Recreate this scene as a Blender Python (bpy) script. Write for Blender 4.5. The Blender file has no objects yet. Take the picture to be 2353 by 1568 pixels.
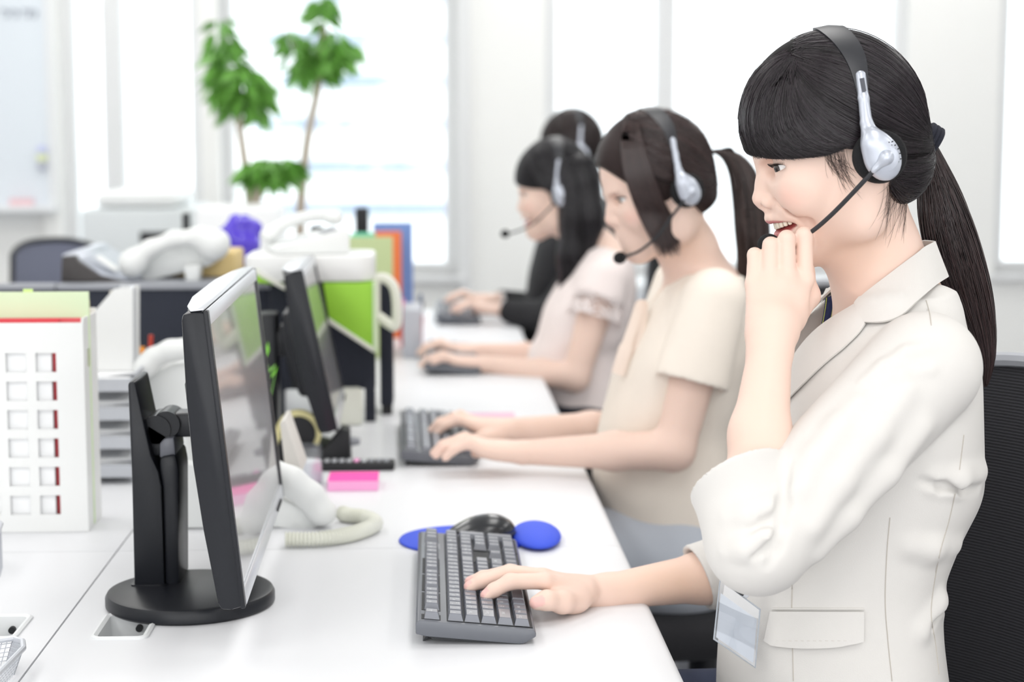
import bpy, bmesh, math, random
import numpy as np
from mathutils import Vector, Matrix, Euler
random.seed(7); rng = np.random.default_rng(7)
R = math.radians
SC = bpy.context.scene
COL = SC.collection

# ------------------------------------------------------------------ camera
W, H, F = 2353.0, 1568.0, 4000.0
DESK = 0.72
CAM = Vector((0.0, 0.0, DESK + 0.577))
YAW, PITCH = R(2.66), R(6.76)
cam_d = bpy.data.cameras.new('camera'); cam = bpy.data.objects.new('camera', cam_d); COL.objects.link(cam)
cam_d.sensor_width = 36.0; cam_d.lens = 36.0 * F / W; cam_d.clip_start = 0.05; cam_d.clip_end = 200
FWD = Vector((math.sin(YAW) * math.cos(PITCH), math.cos(YAW) * math.cos(PITCH), -math.sin(PITCH)))
RGT = Vector((math.cos(YAW), -math.sin(YAW), 0.0)); UPV = RGT.cross(FWD)
cam.matrix_world = Matrix(((RGT.x, UPV.x, -FWD.x, CAM.x), (RGT.y, UPV.y, -FWD.y, CAM.y), (RGT.z, UPV.z, -FWD.z, CAM.z), (0, 0, 0, 1)))
cam_d.dof.use_dof = True; cam_d.dof.focus_distance = 1.93; cam_d.dof.aperture_fstop = 3.9
SC.camera = cam

# ------------------------------------------------------------------ light and exposure
SC.view_settings.view_transform = 'Standard'; SC.view_settings.look = 'None'
SC.view_settings.exposure = 0.22; SC.view_settings.gamma = 1.0; SC.view_settings.use_curve_mapping = False
wd = bpy.data.worlds.new('daylight'); SC.world = wd; wd.use_nodes = True
bg = wd.node_tree.nodes['Background']; bg.inputs[0].default_value = (0.93, 0.965, 1.0, 1); bg.inputs[1].default_value = 2.6

def area_light(name, loc, rot, sx, sy, power, color=(1, 1, 1)):
    l = bpy.data.lights.new(name, 'AREA'); l.shape = 'RECTANGLE'; l.size = sx; l.size_y = sy; l.energy = power; l.color = color
    o = bpy.data.objects.new(name, l); COL.objects.link(o); o.location = loc; o.rotation_euler = rot
    return o
LAMP_POWER = 10.0
for lx in (-3.1, -1.3, 0.5, 2.3):          # rows of fluorescent ceiling fittings
    for ly in (-1.6, 0.6, 2.8, 5.0, 7.0):
        area_light('ceiling_lamp', (lx, ly, 2.66), (0, 0, 0), 0.55, 1.25, LAMP_POWER, (1.0, 0.985, 0.96))

# added soft fill light behind the camera; that wall has no windows
area_light('window_daylight', (-0.3, -3.1, 1.55), (R(90), 0, 0), 6.5, 1.9, 80.0, (0.97, 0.985, 1.0))

def ray(u, v):
    return FWD + RGT * ((u - W / 2) / F) - UPV * ((v - H / 2) / F)
def at(u, v, Y):
    """the point of the place seen at photo pixel (u, v) at distance Y down the room"""
    d = ray(u, v); return CAM + d * (Y / d.y)
def onz(u, v, z=DESK):
    d = ray(u, v); return CAM + d * ((z - CAM.z) / d.z)
# ------------------------------------------------------------------ materials
MATS = {}
def mat(name, col, rough=0.5, metal=0.0, spec=0.5, emit=None, noise=None, bump=None, sss=0.0, alpha=1.0, trans=0.0, coat=0.0, attr=None, sheen=0.0):
    """noise=(scale, amount) mottles the colour; bump=(scale, strength, kind)"""
    if name in MATS: return MATS[name]
    m = bpy.data.materials.new(name); m.use_nodes = True; nt = m.node_tree; p = nt.nodes['Principled BSDF']
    p.inputs['Base Color'].default_value = (*col, 1); p.inputs['Roughness'].default_value = rough
    p.inputs['Metallic'].default_value = metal; p.inputs['Specular IOR Level'].default_value = spec
    p.inputs['Alpha'].default_value = alpha; p.inputs['Transmission Weight'].default_value = trans
    p.inputs['Coat Weight'].default_value = coat
    if sheen: p.inputs['Sheen Weight'].default_value = sheen
    if sss:
        p.inputs['Subsurface Weight'].default_value = sss; p.inputs['Subsurface Radius'].default_value = (0.9, 0.45, 0.25); p.inputs['Subsurface Scale'].default_value = 0.006
    if emit: p.inputs['Emission Color'].default_value = (*emit[0], 1); p.inputs['Emission Strength'].default_value = emit[1]
    tc = nt.nodes.new('ShaderNodeTexCoord')
    src = None
    if attr:
        a = nt.nodes.new('ShaderNodeAttribute'); a.attribute_name = attr; src = a.outputs['Color']
    if noise:
        n = nt.nodes.new('ShaderNodeTexNoise'); n.inputs['Scale'].default_value = noise[0]; n.inputs['Detail'].default_value = 4
        nt.links.new(tc.outputs['Object'], n.inputs['Vector'])
        mr = nt.nodes.new('ShaderNodeMapRange'); mr.inputs[3].default_value = 1 - noise[1]; mr.inputs[4].default_value = 1 + noise[1]
        nt.links.new(n.outputs['Fac'], mr.inputs[0])
        mx = nt.nodes.new('ShaderNodeMix'); mx.data_type = 'RGBA'; mx.blend_type = 'MULTIPLY'; mx.inputs[0].default_value = 1
        if src: nt.links.new(src, mx.inputs[6])
        else: mx.inputs[6].default_value = (*col, 1)
        nt.links.new(mr.outputs[0], mx.inputs[7]); src = mx.outputs[2]
    if src: nt.links.new(src, p.inputs['Base Color'])
    if bump:
        if len(bump) > 2 and bump[2] == 'wave':
            t = nt.nodes.new('ShaderNodeTexWave'); t.inputs['Scale'].default_value = bump[0]; t.bands_direction = bump[3] if len(bump) > 3 else 'X'; t.inputs['Distortion'].default_value = 0.0
        else:
            t = nt.nodes.new('ShaderNodeTexNoise'); t.inputs['Scale'].default_value = bump[0]; t.inputs['Detail'].default_value = 3
        nt.links.new(tc.outputs['Object'], t.inputs['Vector'])
        b = nt.nodes.new('ShaderNodeBump'); b.inputs['Strength'].default_value = bump[1]; b.inputs['Distance'].default_value = 0.002
        nt.links.new(t.outputs[1] if t.bl_idname == 'ShaderNodeTexNoise' and False else t.outputs['Fac'], b.inputs['Height'])
        nt.links.new(b.outputs['Normal'], p.inputs['Normal'])
    MATS[name] = m
    return m

def srgb(r, g, b):
    f = lambda c: (c / 255 / 12.92) if c <= 10 else ((c / 255 + 0.055) / 1.055) ** 2.4
    return (f(r), f(g), f(b))

# ------------------------------------------------------------------ objects
def wloc(o):
    p = Vector((0, 0, 0))
    while o is not None: p = p + o.location; o = o.parent
    return p
def tag(o, label=None, cat=None, group=None, kind=None):
    if label: o['label'] = label
    if cat: o['category'] = cat
    if group: o['group'] = group
    if kind: o['kind'] = kind
    return o
def thing(name, label, cat, loc, group=None):
    o = bpy.data.objects.new(name, None); o.empty_display_size = 0.05; COL.objects.link(o); o.location = loc
    return tag(o, label, cat, group)
def put(name, me, m, parent=None, label=None):
    """link a mesh whose vertices are in world coordinates, as a child of parent"""
    o = bpy.data.objects.new(name, me); COL.objects.link(o)
    if m is not None:
        for x in (m if isinstance(m, (list, tuple)) else [m]): me.materials.append(x)
    if parent is not None:
        me.transform(Matrix.Translation(-wloc(parent))); o.parent = parent
    if label: o['label'] = label
    return o
def kids(o): return [c for c in COL.objects if c.parent == o]
def clone(o, parent=None):
    c = o.copy(); COL.objects.link(c); c.parent = parent
    for k in kids(o): clone(k, c)
    return c

class MB:
    """collects shapes in world coordinates and links them as one mesh object"""
    def __init__(s): s.bm = bmesh.new(); s.mi = 0
    def _add(s, b2, M=None):
        if M is not None: b2.transform(M)
        for f in b2.faces: f.material_index = s.mi
        t = bpy.data.meshes.new('t'); b2.to_mesh(t); b2.free(); s.bm.from_mesh(t); bpy.data.meshes.remove(t); return s
    def box(s, c, size, rot=None, bev=0.0, seg=2, taper=None):
        b = bmesh.new(); bmesh.ops.create_cube(b, size=1.0)
        for v in b.verts:
            k = 1.0
            if taper and v.co.z > 0: k = taper
            v.co = Vector((v.co.x * size[0] * k, v.co.y * size[1] * k, v.co.z * size[2]))
        if bev > 0: bmesh.ops.bevel(b, geom=b.edges[:], offset=bev, segments=seg, profile=0.5, affect='EDGES')
        M = Matrix.Translation(c)
        if rot is not None: M = M @ (rot.to_matrix().to_4x4() if isinstance(rot, Euler) else rot.to_4x4())
        return s._add(b, M)
    def span(s, a, b, bev=0.0, seg=2):
        a, b = Vector(a), Vector(b); return s.box((a + b) / 2, [abs(x) for x in (b - a)], None, bev, seg)
    def loft(s, rings, cap=True, closed=False):
        b = bmesh.new(); vs = [[b.verts.new(Vector(p)) for p in r] for r in rings]; n = len(vs[0])
        rows = range(len(vs) if closed else len(vs) - 1)
        for i in rows:
            r0, r1 = vs[i], vs[(i + 1) % len(vs)]
            for j in range(n):
                b.faces.new((r0[j], r0[(j + 1) % n], r1[(j + 1) % n], r1[j]))
        if cap and not closed:
            b.faces.new(vs[0][::-1]); b.faces.new(vs[-1])
        bmesh.ops.recalc_face_normals(b, faces=b.faces[:]); return s._add(b)
    def tube(s, pts, r, n=10, closed=False, cap=True, flat=None):
        pts = [Vector(p) for p in pts]; m = len(pts); rings = []
        rr = r if hasattr(r, '__len__') else [r] * m
        prev = None
        for i, p in enumerate(pts):
            if closed: t = pts[(i + 1) % m] - pts[i - 1]
            else: t = pts[min(i + 1, m - 1)] - pts[max(i - 1, 0)]
            t.normalize()
            if prev is None:
                a = Vector((0, 0, 1)) if abs(t.z) < 0.9 else Vector((1, 0, 0)); u = t.cross(a).normalized()
            else:
                u = prev - t * prev.dot(t); u.normalize()
            prev = u; w = t.cross(u); f = flat or (1, 1)
            rings.append([p + (u * (math.cos(2 * math.pi * k / n) * f[0]) + w * (math.sin(2 * math.pi * k / n) * f[1])) * rr[i] for k in range(n)])
        return s.loft(rings, cap, closed)
    def cyl(s, a, b, r0, r1=None, n=24): return s.tube([a, b], [r0, r0 if r1 is None else r1], n)
    def lathe(s, prof, c, n=32, R3=None, sx=1.0, sy=1.0):
        c = Vector(c); rings = []
        for (r, z) in prof:
            ring = []
            for k in range(n):
                p = Vector((max(r, 1e-5) * sx * math.cos(2 * math.pi * k / n), max(r, 1e-5) * sy * math.sin(2 * math.pi * k / n), z))
                ring.append(c + (R3 @ p if R3 is not None else p))
            rings.append(ring)
        return s.loft(rings, True)
    def prism(s, poly, vec, bev=0.0):
        b = bmesh.new(); vec = Vector(vec); p0 = [b.verts.new(Vector(p)) for p in poly]; p1 = [b.verts.new(Vector(p) + vec) for p in poly]; n = len(poly)
        for j in range(n): b.faces.new((p0[j], p0[(j + 1) % n], p1[(j + 1) % n], p1[j]))
        b.faces.new(p0[::-1]); b.faces.new(p1)
        bmesh.ops.recalc_face_normals(b, faces=b.faces[:])
        if bev: bmesh.ops.bevel(b, geom=b.edges[:], offset=bev, segments=2, profile=0.5, affect='EDGES')
        return s._add(b)
    def quad(s, pts):
        b = bmesh.new(); b.faces.new([b.verts.new(Vector(p)) for p in pts]); return s._add(b)
    def grid(s, rows, thick=0.0):
        """sheet through rows of points; thick extrudes along the averaged normals"""
        b = bmesh.new(); vs = [[b.verts.new(Vector(p)) for p in r] for r in rows]
        for i in range(len(vs) - 1):
            for j in range(len(vs[0]) - 1): b.faces.new((vs[i][j], vs[i][j + 1], vs[i + 1][j + 1], vs[i + 1][j]))
        if thick:
            bmesh.ops.recalc_face_normals(b, faces=b.faces[:]); bmesh.ops.solidify(b, geom=b.faces[:], thickness=thick)
        return s._add(b)
    def sphere(s, c, r, n=20, sc=(1, 1, 1), R3=None):
        b = bmesh.new(); bmesh.ops.create_uvsphere(b, u_segments=n, v_segments=max(6, n // 2), radius=r)
        M = Matrix.Translation(c) @ ((R3.to_4x4() if R3 is not None else Matrix.Identity(4)) @ Matrix.Diagonal((*sc, 1)))
        return s._add(b, M)
    def xform(s, M): s.bm.transform(M); return s
    def out(s, name, m, parent=None, smooth=35, label=None):
        me = bpy.data.meshes.new(name)
        bmesh.ops.recalc_face_normals(s.bm, faces=s.bm.faces[:]) if False else None
        if smooth:
            for f in s.bm.faces: f.smooth = True
            lim = R(smooth)
            for e in s.bm.edges:
                if len(e.link_faces) == 2 and e.calc_face_angle(0) > lim: e.smooth = False
        s.bm.to_mesh(me); s.bm.free()
        return put(name, me, m, parent, label)

def crom(pts, n=8):
    """Catmull-Rom through points"""
    P = [np.array(p, float) for p in pts]; P = [2 * P[0] - P[1]] + P + [2 * P[-1] - P[-2]]; out = []
    for i in range(1, len(P) - 2):
        for k in range(n):
            t = k / n; a, b, c, d = P[i - 1], P[i], P[i + 1], P[i + 2]
            out.append(0.5 * (2 * b + (c - a) * t + (2 * a - 5 * b + 4 * c - d) * t * t + (3 * b - a - 3 * c + d) * t ** 3))
    out.append(P[-2]); return [Vector(p) for p in out]

# ------------------------------------------------------------------ smooth solids from distance functions
def V3(p): return np.array((p[0], p[1], p[2]), dtype=np.float32)
def smin(a, b, k):
    if k <= 0: return np.minimum(a, b)
    h = np.maximum(k - np.abs(a - b), 0) / k
    return np.minimum(a, b) - h * h * k * 0.25
class SDF:
    def __init__(s): s.ops = []
    def _p(s, op, fn, c, r, k): s.ops.append((op, fn, V3(c), float(r), float(k))); return s
    def cone(s, a, b, ra, rb, k=0.01, op='+'):
        a, b = V3(a), V3(b); ab = b - a; L2 = float(ab @ ab) + 1e-12
        def fn(P):
            q = P - a; t = np.clip((q @ ab) / L2, 0, 1); q = q - t[:, None] * ab
            return np.sqrt((q * q).sum(1)) - (ra + (rb - ra) * t)
        return s._p(op, fn, (a + b) / 2, math.sqrt(L2) / 2 + max(ra, rb), k)
    def chain(s, pts, rad, k=0.01, op='+'):
        for i in range(len(pts) - 1): s.cone(pts[i], pts[i + 1], rad[i], rad[i + 1], k, op)
        return s
    def ell(s, c, r, M=None, k=0.01, op='+'):
        c = V3(c); r = V3(r); A = None if M is None else np.array(M, dtype=np.float32)
        def fn(P):
            q = P - c
            if A is not None: q = q @ A          # columns of A are the axes
            k0 = np.sqrt(((q / r) ** 2).sum(1)); k1 = np.sqrt(((q / (r * r)) ** 2).sum(1)) + 1e-9
            return np.where(k0 < 0.05, -r.min(), k0 * (k0 - 1) / k1)
        return s._p(op, fn, c, r.max(), k)
    def rbox(s, c, half, rad, M=None, k=0.01, op='+'):
        c = V3(c); hh = V3(half) - rad; A = None if M is None else np.array(M, dtype=np.float32)
        def fn(P):
            q = P - c
            if A is not None: q = q @ A
            q = np.abs(q) - hh
            return np.sqrt((np.maximum(q, 0) ** 2).sum(1)) + np.minimum(q.max(1), 0) - rad
        return s._p(op, fn, c, float(np.linalg.norm(V3(half))), k)
    def half(s, c, n, k=0.005, op='-'):
        c, n = V3(c), V3(n); n = n / np.linalg.norm(n)
        return s._p(op, lambda P: (P - c) @ n, (0, 0, 0), 1e3, k)
    def fn(s, f, c, r, k=0.0, op='+'): return s._p(op, f, c, r, k)
    def ev(s, P, full=False):
        P = np.asarray(P, dtype=np.float32); d = np.full(len(P), 1.0, np.float32)
        for op, fn, c, r, k in s.ops:
            if full or r > 1.0: m = slice(None); Q = P
            else:
                q = P - c; m = np.nonzero((q * q).sum(1) < (r + k + 0.03) ** 2)[0]
                if len(m) == 0: continue
                Q = P[m]
            if op == 'd': d[m] = d[m] + fn(Q)
            else:
                v = fn(Q).astype(np.float32); dm = d[m]
                if op == '+': d[m] = smin(dm, v, k)
                elif op == '-': d[m] = -smin(-dm, v, k)
                elif op == '&': d[m] = -smin(-dm, -v, k)
        return d
    def grad(s, P, e=0.0015):
        P = np.asarray(P, np.float32); g = np.empty_like(P)
        for i in range(3):
            o = np.zeros(3, np.float32); o[i] = e
            g[:, i] = s.ev(P + o) - s.ev(P - o)
        return g / (np.linalg.norm(g, axis=1, keepdims=True) + 1e-9)
    def project(s, P, off=0.0, it=5):
        P = np.array(P, np.float32)
        for _ in range(it):
            d = s.ev(P, True); P = P - s.grad(P) * np.clip(d - off, -0.03, 0.03)[:, None] * 0.9
        return P
    def mesh(s, lo, hi, h, B=8):
        lo = V3(lo); n = np.ceil((V3(hi) - lo) / (h * B)).astype(int)
        bi = np.stack(np.meshgrid(*[np.arange(k) for k in n], indexing='ij'), -1).reshape(-1, 3)
        dc = s.ev(lo + (bi + 0.5) * (h * B), True); act = bi[np.abs(dc) < h * B * 1.25 + 0.004]
        g = np.stack(np.meshgrid(*[np.arange(B + 1)] * 3, indexing='ij'), -1).reshape(-1, 3)
        N = n * B + 2; mul = np.array([N[1] * N[2], N[2], 1], dtype=np.int64)
        keys, verts, quads = [], [], []
        cor = np.array([[i, j, k] for i in (0, 1) for j in (0, 1) for k in (0, 1)])
        edges = [(0, 4), (1, 5), (2, 6), (3, 7), (0, 2), (1, 3), (4, 6), (5, 7), (0, 1), (2, 3), (4, 5), (6, 7)]
        for st in range(0, len(act), 400):
            ab = act[st:st + 400]; idx = (ab[:, None, :] * B + g[None])
            D = s.ev((lo + idx.reshape(-1, 3) * h).astype(np.float32)).reshape(len(ab), B + 1, B + 1, B + 1)
            C = np.stack([D[:, c[0]:c[0] + B, c[1]:c[1] + B, c[2]:c[2] + B] for c in cor], -1)
            neg = C < 0; mix = neg.any(-1) & ~neg.all(-1)
            b, i, j, k = np.nonzero(mix); Cv = C[b, i, j, k]; base = ab[b] * B + np.stack([i, j, k], 1)
            acc = np.zeros((len(b), 3), np.float32); cnt = np.zeros(len(b), np.float32)
            for (p, q) in edges:
                va, vb = Cv[:, p], Cv[:, q]; cr = (va < 0) != (vb < 0); t = np.where(cr, va / (va - vb + 1e-12), 0)
                pt = cor[p] + t[:, None] * (cor[q] - cor[p]); acc += np.where(cr[:, None], pt, 0); cnt += cr
            verts.append(lo + (base + acc / cnt[:, None]) * h); keys.append(base @ mul)
            for ax, (e1, e2) in enumerate([((0, 1, 0), (0, 0, 1)), ((0, 0, 1), (1, 0, 0)), ((1, 0, 0), (0, 1, 0))]):
                q = (4, 2, 1)[ax]; cr = (Cv[:, 0] < 0) != (Cv[:, q] < 0); bb = base[cr]; e1, e2 = np.array(e1), np.array(e2)
                kk = np.stack([bb @ mul, (bb - e1) @ mul, (bb - e1 - e2) @ mul, (bb - e2) @ mul], 1)
                fl = Cv[cr, 0] >= 0; kk[fl] = kk[fl][:, ::-1]; quads.append(kk)
        keys = np.concatenate(keys); verts = np.concatenate(verts); quads = np.concatenate(quads)
        o = np.argsort(keys); sk = keys[o]; pos = np.clip(np.searchsorted(sk, quads), 0, len(sk) - 1)
        ok = (sk[pos] == quads).all(1); F_ = o[pos][ok]
        return verts.astype(np.float32), F_
def np_mesh(name, v, f, smooth=True, col=None):
    me = bpy.data.meshes.new(name); k = f.shape[1]
    me.vertices.add(len(v)); me.vertices.foreach_set('co', np.ascontiguousarray(v, np.float32).ravel())
    me.loops.add(f.size); me.loops.foreach_set('vertex_index', np.ascontiguousarray(f, np.int32).ravel())
    me.polygons.add(len(f)); me.polygons.foreach_set('loop_start', np.arange(0, f.size, k, dtype=np.int32))
    try: me.polygons.foreach_set('loop_total', np.full(len(f), k, np.int32))
    except Exception: pass
    me.update(calc_edges=True); me.validate()
    if smooth: me.polygons.foreach_set('use_smooth', np.ones(len(me.polygons), bool))
    if col is not None:
        a = me.attributes.new('tint', 'FLOAT_COLOR', 'POINT'); c = np.ones((len(v), 4), np.float32); c[:, :3] = col
        if len(me.vertices) == len(v): a.data.foreach_set('color', c.ravel())
    return me
def solid(name, sdf, lo, hi, h, m, parent, col=None, relax=1, label=None):
    v, f = sdf.mesh(lo, hi, h)
    for _ in range(relax):                      # light smoothing passes over the quads
        acc = np.zeros_like(v); cnt = np.zeros(len(v), np.float32)
        for i in range(4):
            for j in (1, 3):
                q = v[f[:, (i + j) % 4]]
                for a in range(3): acc[:, a] += np.bincount(f[:, i], weights=q[:, a], minlength=len(v))
                cnt += np.bincount(f[:, i], minlength=len(v))
        v = v * 0.5 + 0.5 * acc / np.maximum(cnt, 1)[:, None]
    return put(name, np_mesh(name, v, f, True, None if col is None else col(v)), m, parent, label)
# ------------------------------------------------------------------ the room
WALLY = 8.0
M_wall = mat('wall_paint', srgb(243, 243, 241), 0.9, noise=(3, 0.015))
M_ceil = mat('ceiling_paint', srgb(244, 244, 242), 0.9)
M_floor = mat('grey_carpet', srgb(176, 176, 180), 0.95, noise=(60, 0.12), bump=(300, 0.4))
M_frame = mat('window_frame_metal', srgb(226, 227, 228), 0.5)
M_white = mat('white_plastic', srgb(238, 239, 238), 0.4)
M_desk = mat('white_desk_laminate', srgb(233, 234, 237), 0.42, spec=0.35)
M_desk_edge = mat('desk_edge_band', srgb(226, 230, 234), 0.45)
M_black = mat('black_plastic', srgb(25, 27, 33), 0.36, spec=0.35, noise=(40, 0.05))
M_black_soft = mat('matt_black_plastic', srgb(22, 23, 27), 0.6)
M_navy = mat('dark_panel_fabric', srgb(38, 42, 54), 0.85, noise=(80, 0.1))
M_glass = mat('window_glass', (1, 1, 1), 0.0)
def _thin_glass(m, tintc=(0.97, 0.985, 0.98), gl=0.06):
    nt = m.node_tree; nt.nodes.clear(); o = nt.nodes.new('ShaderNodeOutputMaterial'); mx = nt.nodes.new('ShaderNodeMixShader')
    t = nt.nodes.new('ShaderNodeBsdfTransparent'); g = nt.nodes.new('ShaderNodeBsdfGlossy'); g.inputs['Roughness'].default_value = 0.03
    t.inputs[0].default_value = (*tintc, 1); mx.inputs[0].default_value = gl
    nt.links.new(t.outputs[0], mx.inputs[1]); nt.links.new(g.outputs[0], mx.inputs[2]); nt.links.new(mx.outputs[0], o.inputs[0])
_thin_glass(M_glass)
def structure(o): return tag(o, kind='structure')

XL, XR, YF, ZC = -4.6, 4.3, -3.2, 2.72
structure(MB().span((XL - .2, YF - .2, -.1), (XR + .2, WALLY + .2, 0)).out('floor', M_floor))
structure(MB().span((XL - .2, YF - .2, ZC), (XR + .2, WALLY + .2, ZC + .1)).out('ceiling', M_ceil))
structure(MB().span((XL - .2, YF, 0), (XL, WALLY, ZC)).out('wall_left', M_wall))
structure(MB().span((XR, YF, 0), (XR + .2, WALLY, ZC)).out('wall_right', M_wall))
structure(MB().span((XL - .2, YF - .2, 0), (XR + .2, YF, ZC)).out('wall_front', M_wall))
def ux(u, Y=WALLY): return at(u, 600, Y).x
SILL = at(1000, 606, WALLY).z - .055; HEAD = 2.5
wins = [(ux(-1300), ux(-420)), (ux(150), ux(472)), (ux(512), ux(1052)), (ux(1252), ux(2075)), (ux(2283), ux(3000))]
wb = MB(); e = 0.25; xs = XL
for a, b in wins:
    wb.span((xs, WALLY, SILL), (a, WALLY + e, HEAD)); xs = b
wb.span((xs, WALLY, SILL), (XR, WALLY + e, HEAD))
wb.span((XL, WALLY, 0), (XR, WALLY + e, SILL)); wb.span((XL, WALLY, HEAD), (XR, WALLY + e, ZC))
structure(wb.out('wall_back', M_wall))
mull = {1: [ux(267)], 2: [], 3: [ux(1527)], 4: [ux(2640)], 0: []}
for i, (a, b) in enumerate(wins):
    w = bpy.data.objects.new('window_%d' % (i + 1), None); COL.objects.link(w); w.location = ((a + b) / 2, WALLY, SILL); structure(w)
    f = MB(); t = 0.055; y0, y1 = WALLY + .05, WALLY + .12
    f.span((a, y0, SILL), (a + t, y1, HEAD)); f.span((b - t, y0, SILL), (b, y1, HEAD)); f.span((a + t, y0, SILL), (b - t, y1, SILL + t)); f.span((a + t, y0, HEAD - t), (b - t, y1, HEAD))
    for mx in mull[i]: f.span((mx - .043, y0 - .03, SILL + t), (mx + .043, y1, HEAD - t))
    f.out('window_frame', M_frame, w)
    MB().span((a + t, y0 + .03, SILL + t), (b - t, y0 + .032, HEAD - t)).out('window_pane', M_glass, w)
    MB().span((a - .03, WALLY - .05, SILL - .03), (b + .03, WALLY + .05, SILL), 0.005).out('window_sill', M_frame, w)
structure(MB().span((ux(1082), WALLY - .035, SILL - .08), (ux(1052), WALLY, HEAD)).out('trim_1', M_frame))
structure(MB().span((ux(472), WALLY - .06, 0), (ux(512), WALLY, ZC)).out('trim_2', M_wall))
structure(MB().span((ux(112), WALLY - .06, 0), (ux(150), WALLY, ZC)).out('trim_3', M_wall))
structure(MB().span((XL, WALLY - .015, 0), (XR, WALLY, 0.08)).out('baseboard_back', M_frame))

# pale building across the street, seen overexposed through the windows
M_out = mat('pale_facade', srgb(246, 247, 248), 0.9); M_band = mat('facade_glass_band', srgb(160, 172, 192), 0.5)
xb = thing('facade_building', 'pale overexposed office block with faint window bands seen through the glass', 'building', (-1, 15, -3))
MB().span((-6, 15, -3), (5, 17, 9)).out('wall', M_out, xb)
for k in range(7):
    z = 0.62 + k * .36
    MB().span((-1.5 + .25 * (k % 2), 14.94, z), (.25, 15.02, z + .10)).out('window_band', M_band, xb)
structure(MB().span((-12, 8.4, -3.1), (12, 40, -3)).out('ground', mat('street', srgb(205, 205, 205), 0.9)))

# ------------------------------------------------------------------ desks
SEAM = -0.44; EDGE = onz(1580, 1568).x
YB = [1.28, 2.40, 3.52, 4.64, 5.76]
M_leg = mat('desk_steel', srgb(206, 209, 213), 0.4, metal=0.0)
M_recess = mat('cable_port_white', srgb(230, 232, 233), 0.5)
def rounded_rect(x0, y0, x1, y1, z, rs, n=6):
    """rs: radius at corners (x0y0, x1y0, x1y1, x0y1)"""
    out = []
    for (cx, cy, sx, sy, a0), r in zip(((x0, y0, 1, 1, 180), (x1, y0, -1, 1, 270), (x1, y1, -1, -1, 0), (x0, y1, 1, -1, 90)), rs):
        if r == 0: out.append((cx, cy, z)); continue
        for k in range(n + 1):
            a = R(a0 + 90 * k / n); out.append((cx + sx * r + r * math.cos(a), cy + sy * r + r * math.sin(a), z))
    return out
def top_with_port(mb, x0, y0, x1, y1, port, sgn):
    """desktop slab with a rectangular cable opening cut through it"""
    px0, py0, px1, py1 = port; T = 0.028
    for (a, b) in (((x0, y0), (px0, y1)), ((px1, y0), (x1, y1)), ((px0, y0), (px1, py0)), ((px0, py1), (px1, y1))):
        if b[0] - a[0] > 1e-4 and b[1] - a[1] > 1e-4: mb.span((a[0], a[1], DESK - T), (b[0], b[1], DESK))
def make_desk(side, i, label):
    y0, y1 = YB[i] + .0008, YB[i + 1] - .0008
    if side > 0: x0, x1 = SEAM + .0012, EDGE
    else: x0, x1 = SEAM - .0012 - (EDGE - SEAM), SEAM - .0012
    t = thing('office_desk', label, 'desk', ((x0 + x1) / 2, (y0 + y1) / 2, 0), 'white desks in two facing rows')
    if side > 0: p0 = onz(222, 1468); p1 = onz(318, 1416)
    else: p0 = onz(-80, 1468); p1 = onz(36, 1420)
    port = (p0.x, p0.y, p0.x + 0.052, p1.y)
    top = MB(); T = 0.028
    er = 0.012
    if side > 0:
        if i == 0: top_with_port(top, x0, y0, x1 - .03, y1, port, side)
        else: top.span((x0, y0, DESK - T), (x1 - .03, y1, DESK))
        prof = [(x1 - .03, DESK - T), (x1 - .004, DESK - T), (x1, DESK - T + .004)] + [(x1 - er + er * math.cos(R(a)), DESK - er + er * math.sin(R(a))) for a in (0, 22, 45, 68, 90)] + [(x1 - .03, DESK)]
    else:
        if i == 0: top_with_port(top, x0 + .03, y0, x1, y1, port, side)
        else: top.span((x0 + .03, y0, DESK - T), (x1, y1, DESK))
        prof = [(x0 + .03, DESK - T), (x0 + .004, DESK - T), (x0, DESK - T + .004)] + [(x0 + er - er * math.cos(R(a)), DESK - er + er * math.sin(R(a))) for a in (0, 22, 45, 68, 90)] + [(x0 + .03, DESK)]
    top.prism([(x, y0, z) for x, z in prof], (0, y1 - y0, 0))
    top.out('desktop', M_desk, t, 30)
    if i == 0:
        # cable port: raised rim, sloped walls, hole
        c = MB(); a, b, cc, d = port; h = .0035; w = .007
        c.loft([rounded_rect(a - w, b - w, cc + w, d + w, DESK - .002, [.012] * 4), rounded_rect(a - w, b - w, cc + w, d + w, DESK + h * .6, [.012] * 4),
                rounded_rect(a - w * .6, b - w * .6, cc + w * .6, d + w * .6, DESK + h, [.011] * 4), rounded_rect(a, b, cc, d, DESK + h * .4, [.008] * 4), rounded_rect(a + .003, b + .004, cc - .003, d - .004, DESK - .045, [.006] * 4)], cap=False)
        c.prism(rounded_rect(a + .001, b + .001, cc - .001, d - .001, DESK - .047, [.006] * 4), (0, 0, .003))
        cp = c.out('cable_port', M_recess, t)
        k = MB(); k.cyl((cc - .018, d - .0075, DESK - .014), (cc - .018, d - .001, DESK - .014), .0042); k.out('cable_hole', M_black_soft, cp)
    for yy2 in (y0 + .02, y1 - .02):
        MB().span((x0 + .04, yy2 - .012, 0), (x1 - .05, yy2 + .012, DESK - T), .003).out('side_panel', M_leg, t)
    xm = x0 + .06 if side > 0 else x1 - .06
    MB().span((xm - .01, y0 + .033, .2), (xm + .01, y1 - .033, DESK - T)).out('modesty_panel', M_leg, t)
    return t
names = ['nearest white desk carrying the near monitor and keyboard', 'second white desk, before the woman in the beige blouse', 'third white desk, before the woman in the pale pink blouse', 'farthest white desk in the row of operators, before the man in black']
for i in range(4): make_desk(1, i, names[i])
names = ['nearest white desk of the facing row, with the wire mesh basket at the lower left', 'white desk of the facing row, under the perforated document box and wire trays', 'white desk of the facing row, under the dark low cabinet', 'farthest white desk of the facing row']
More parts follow.
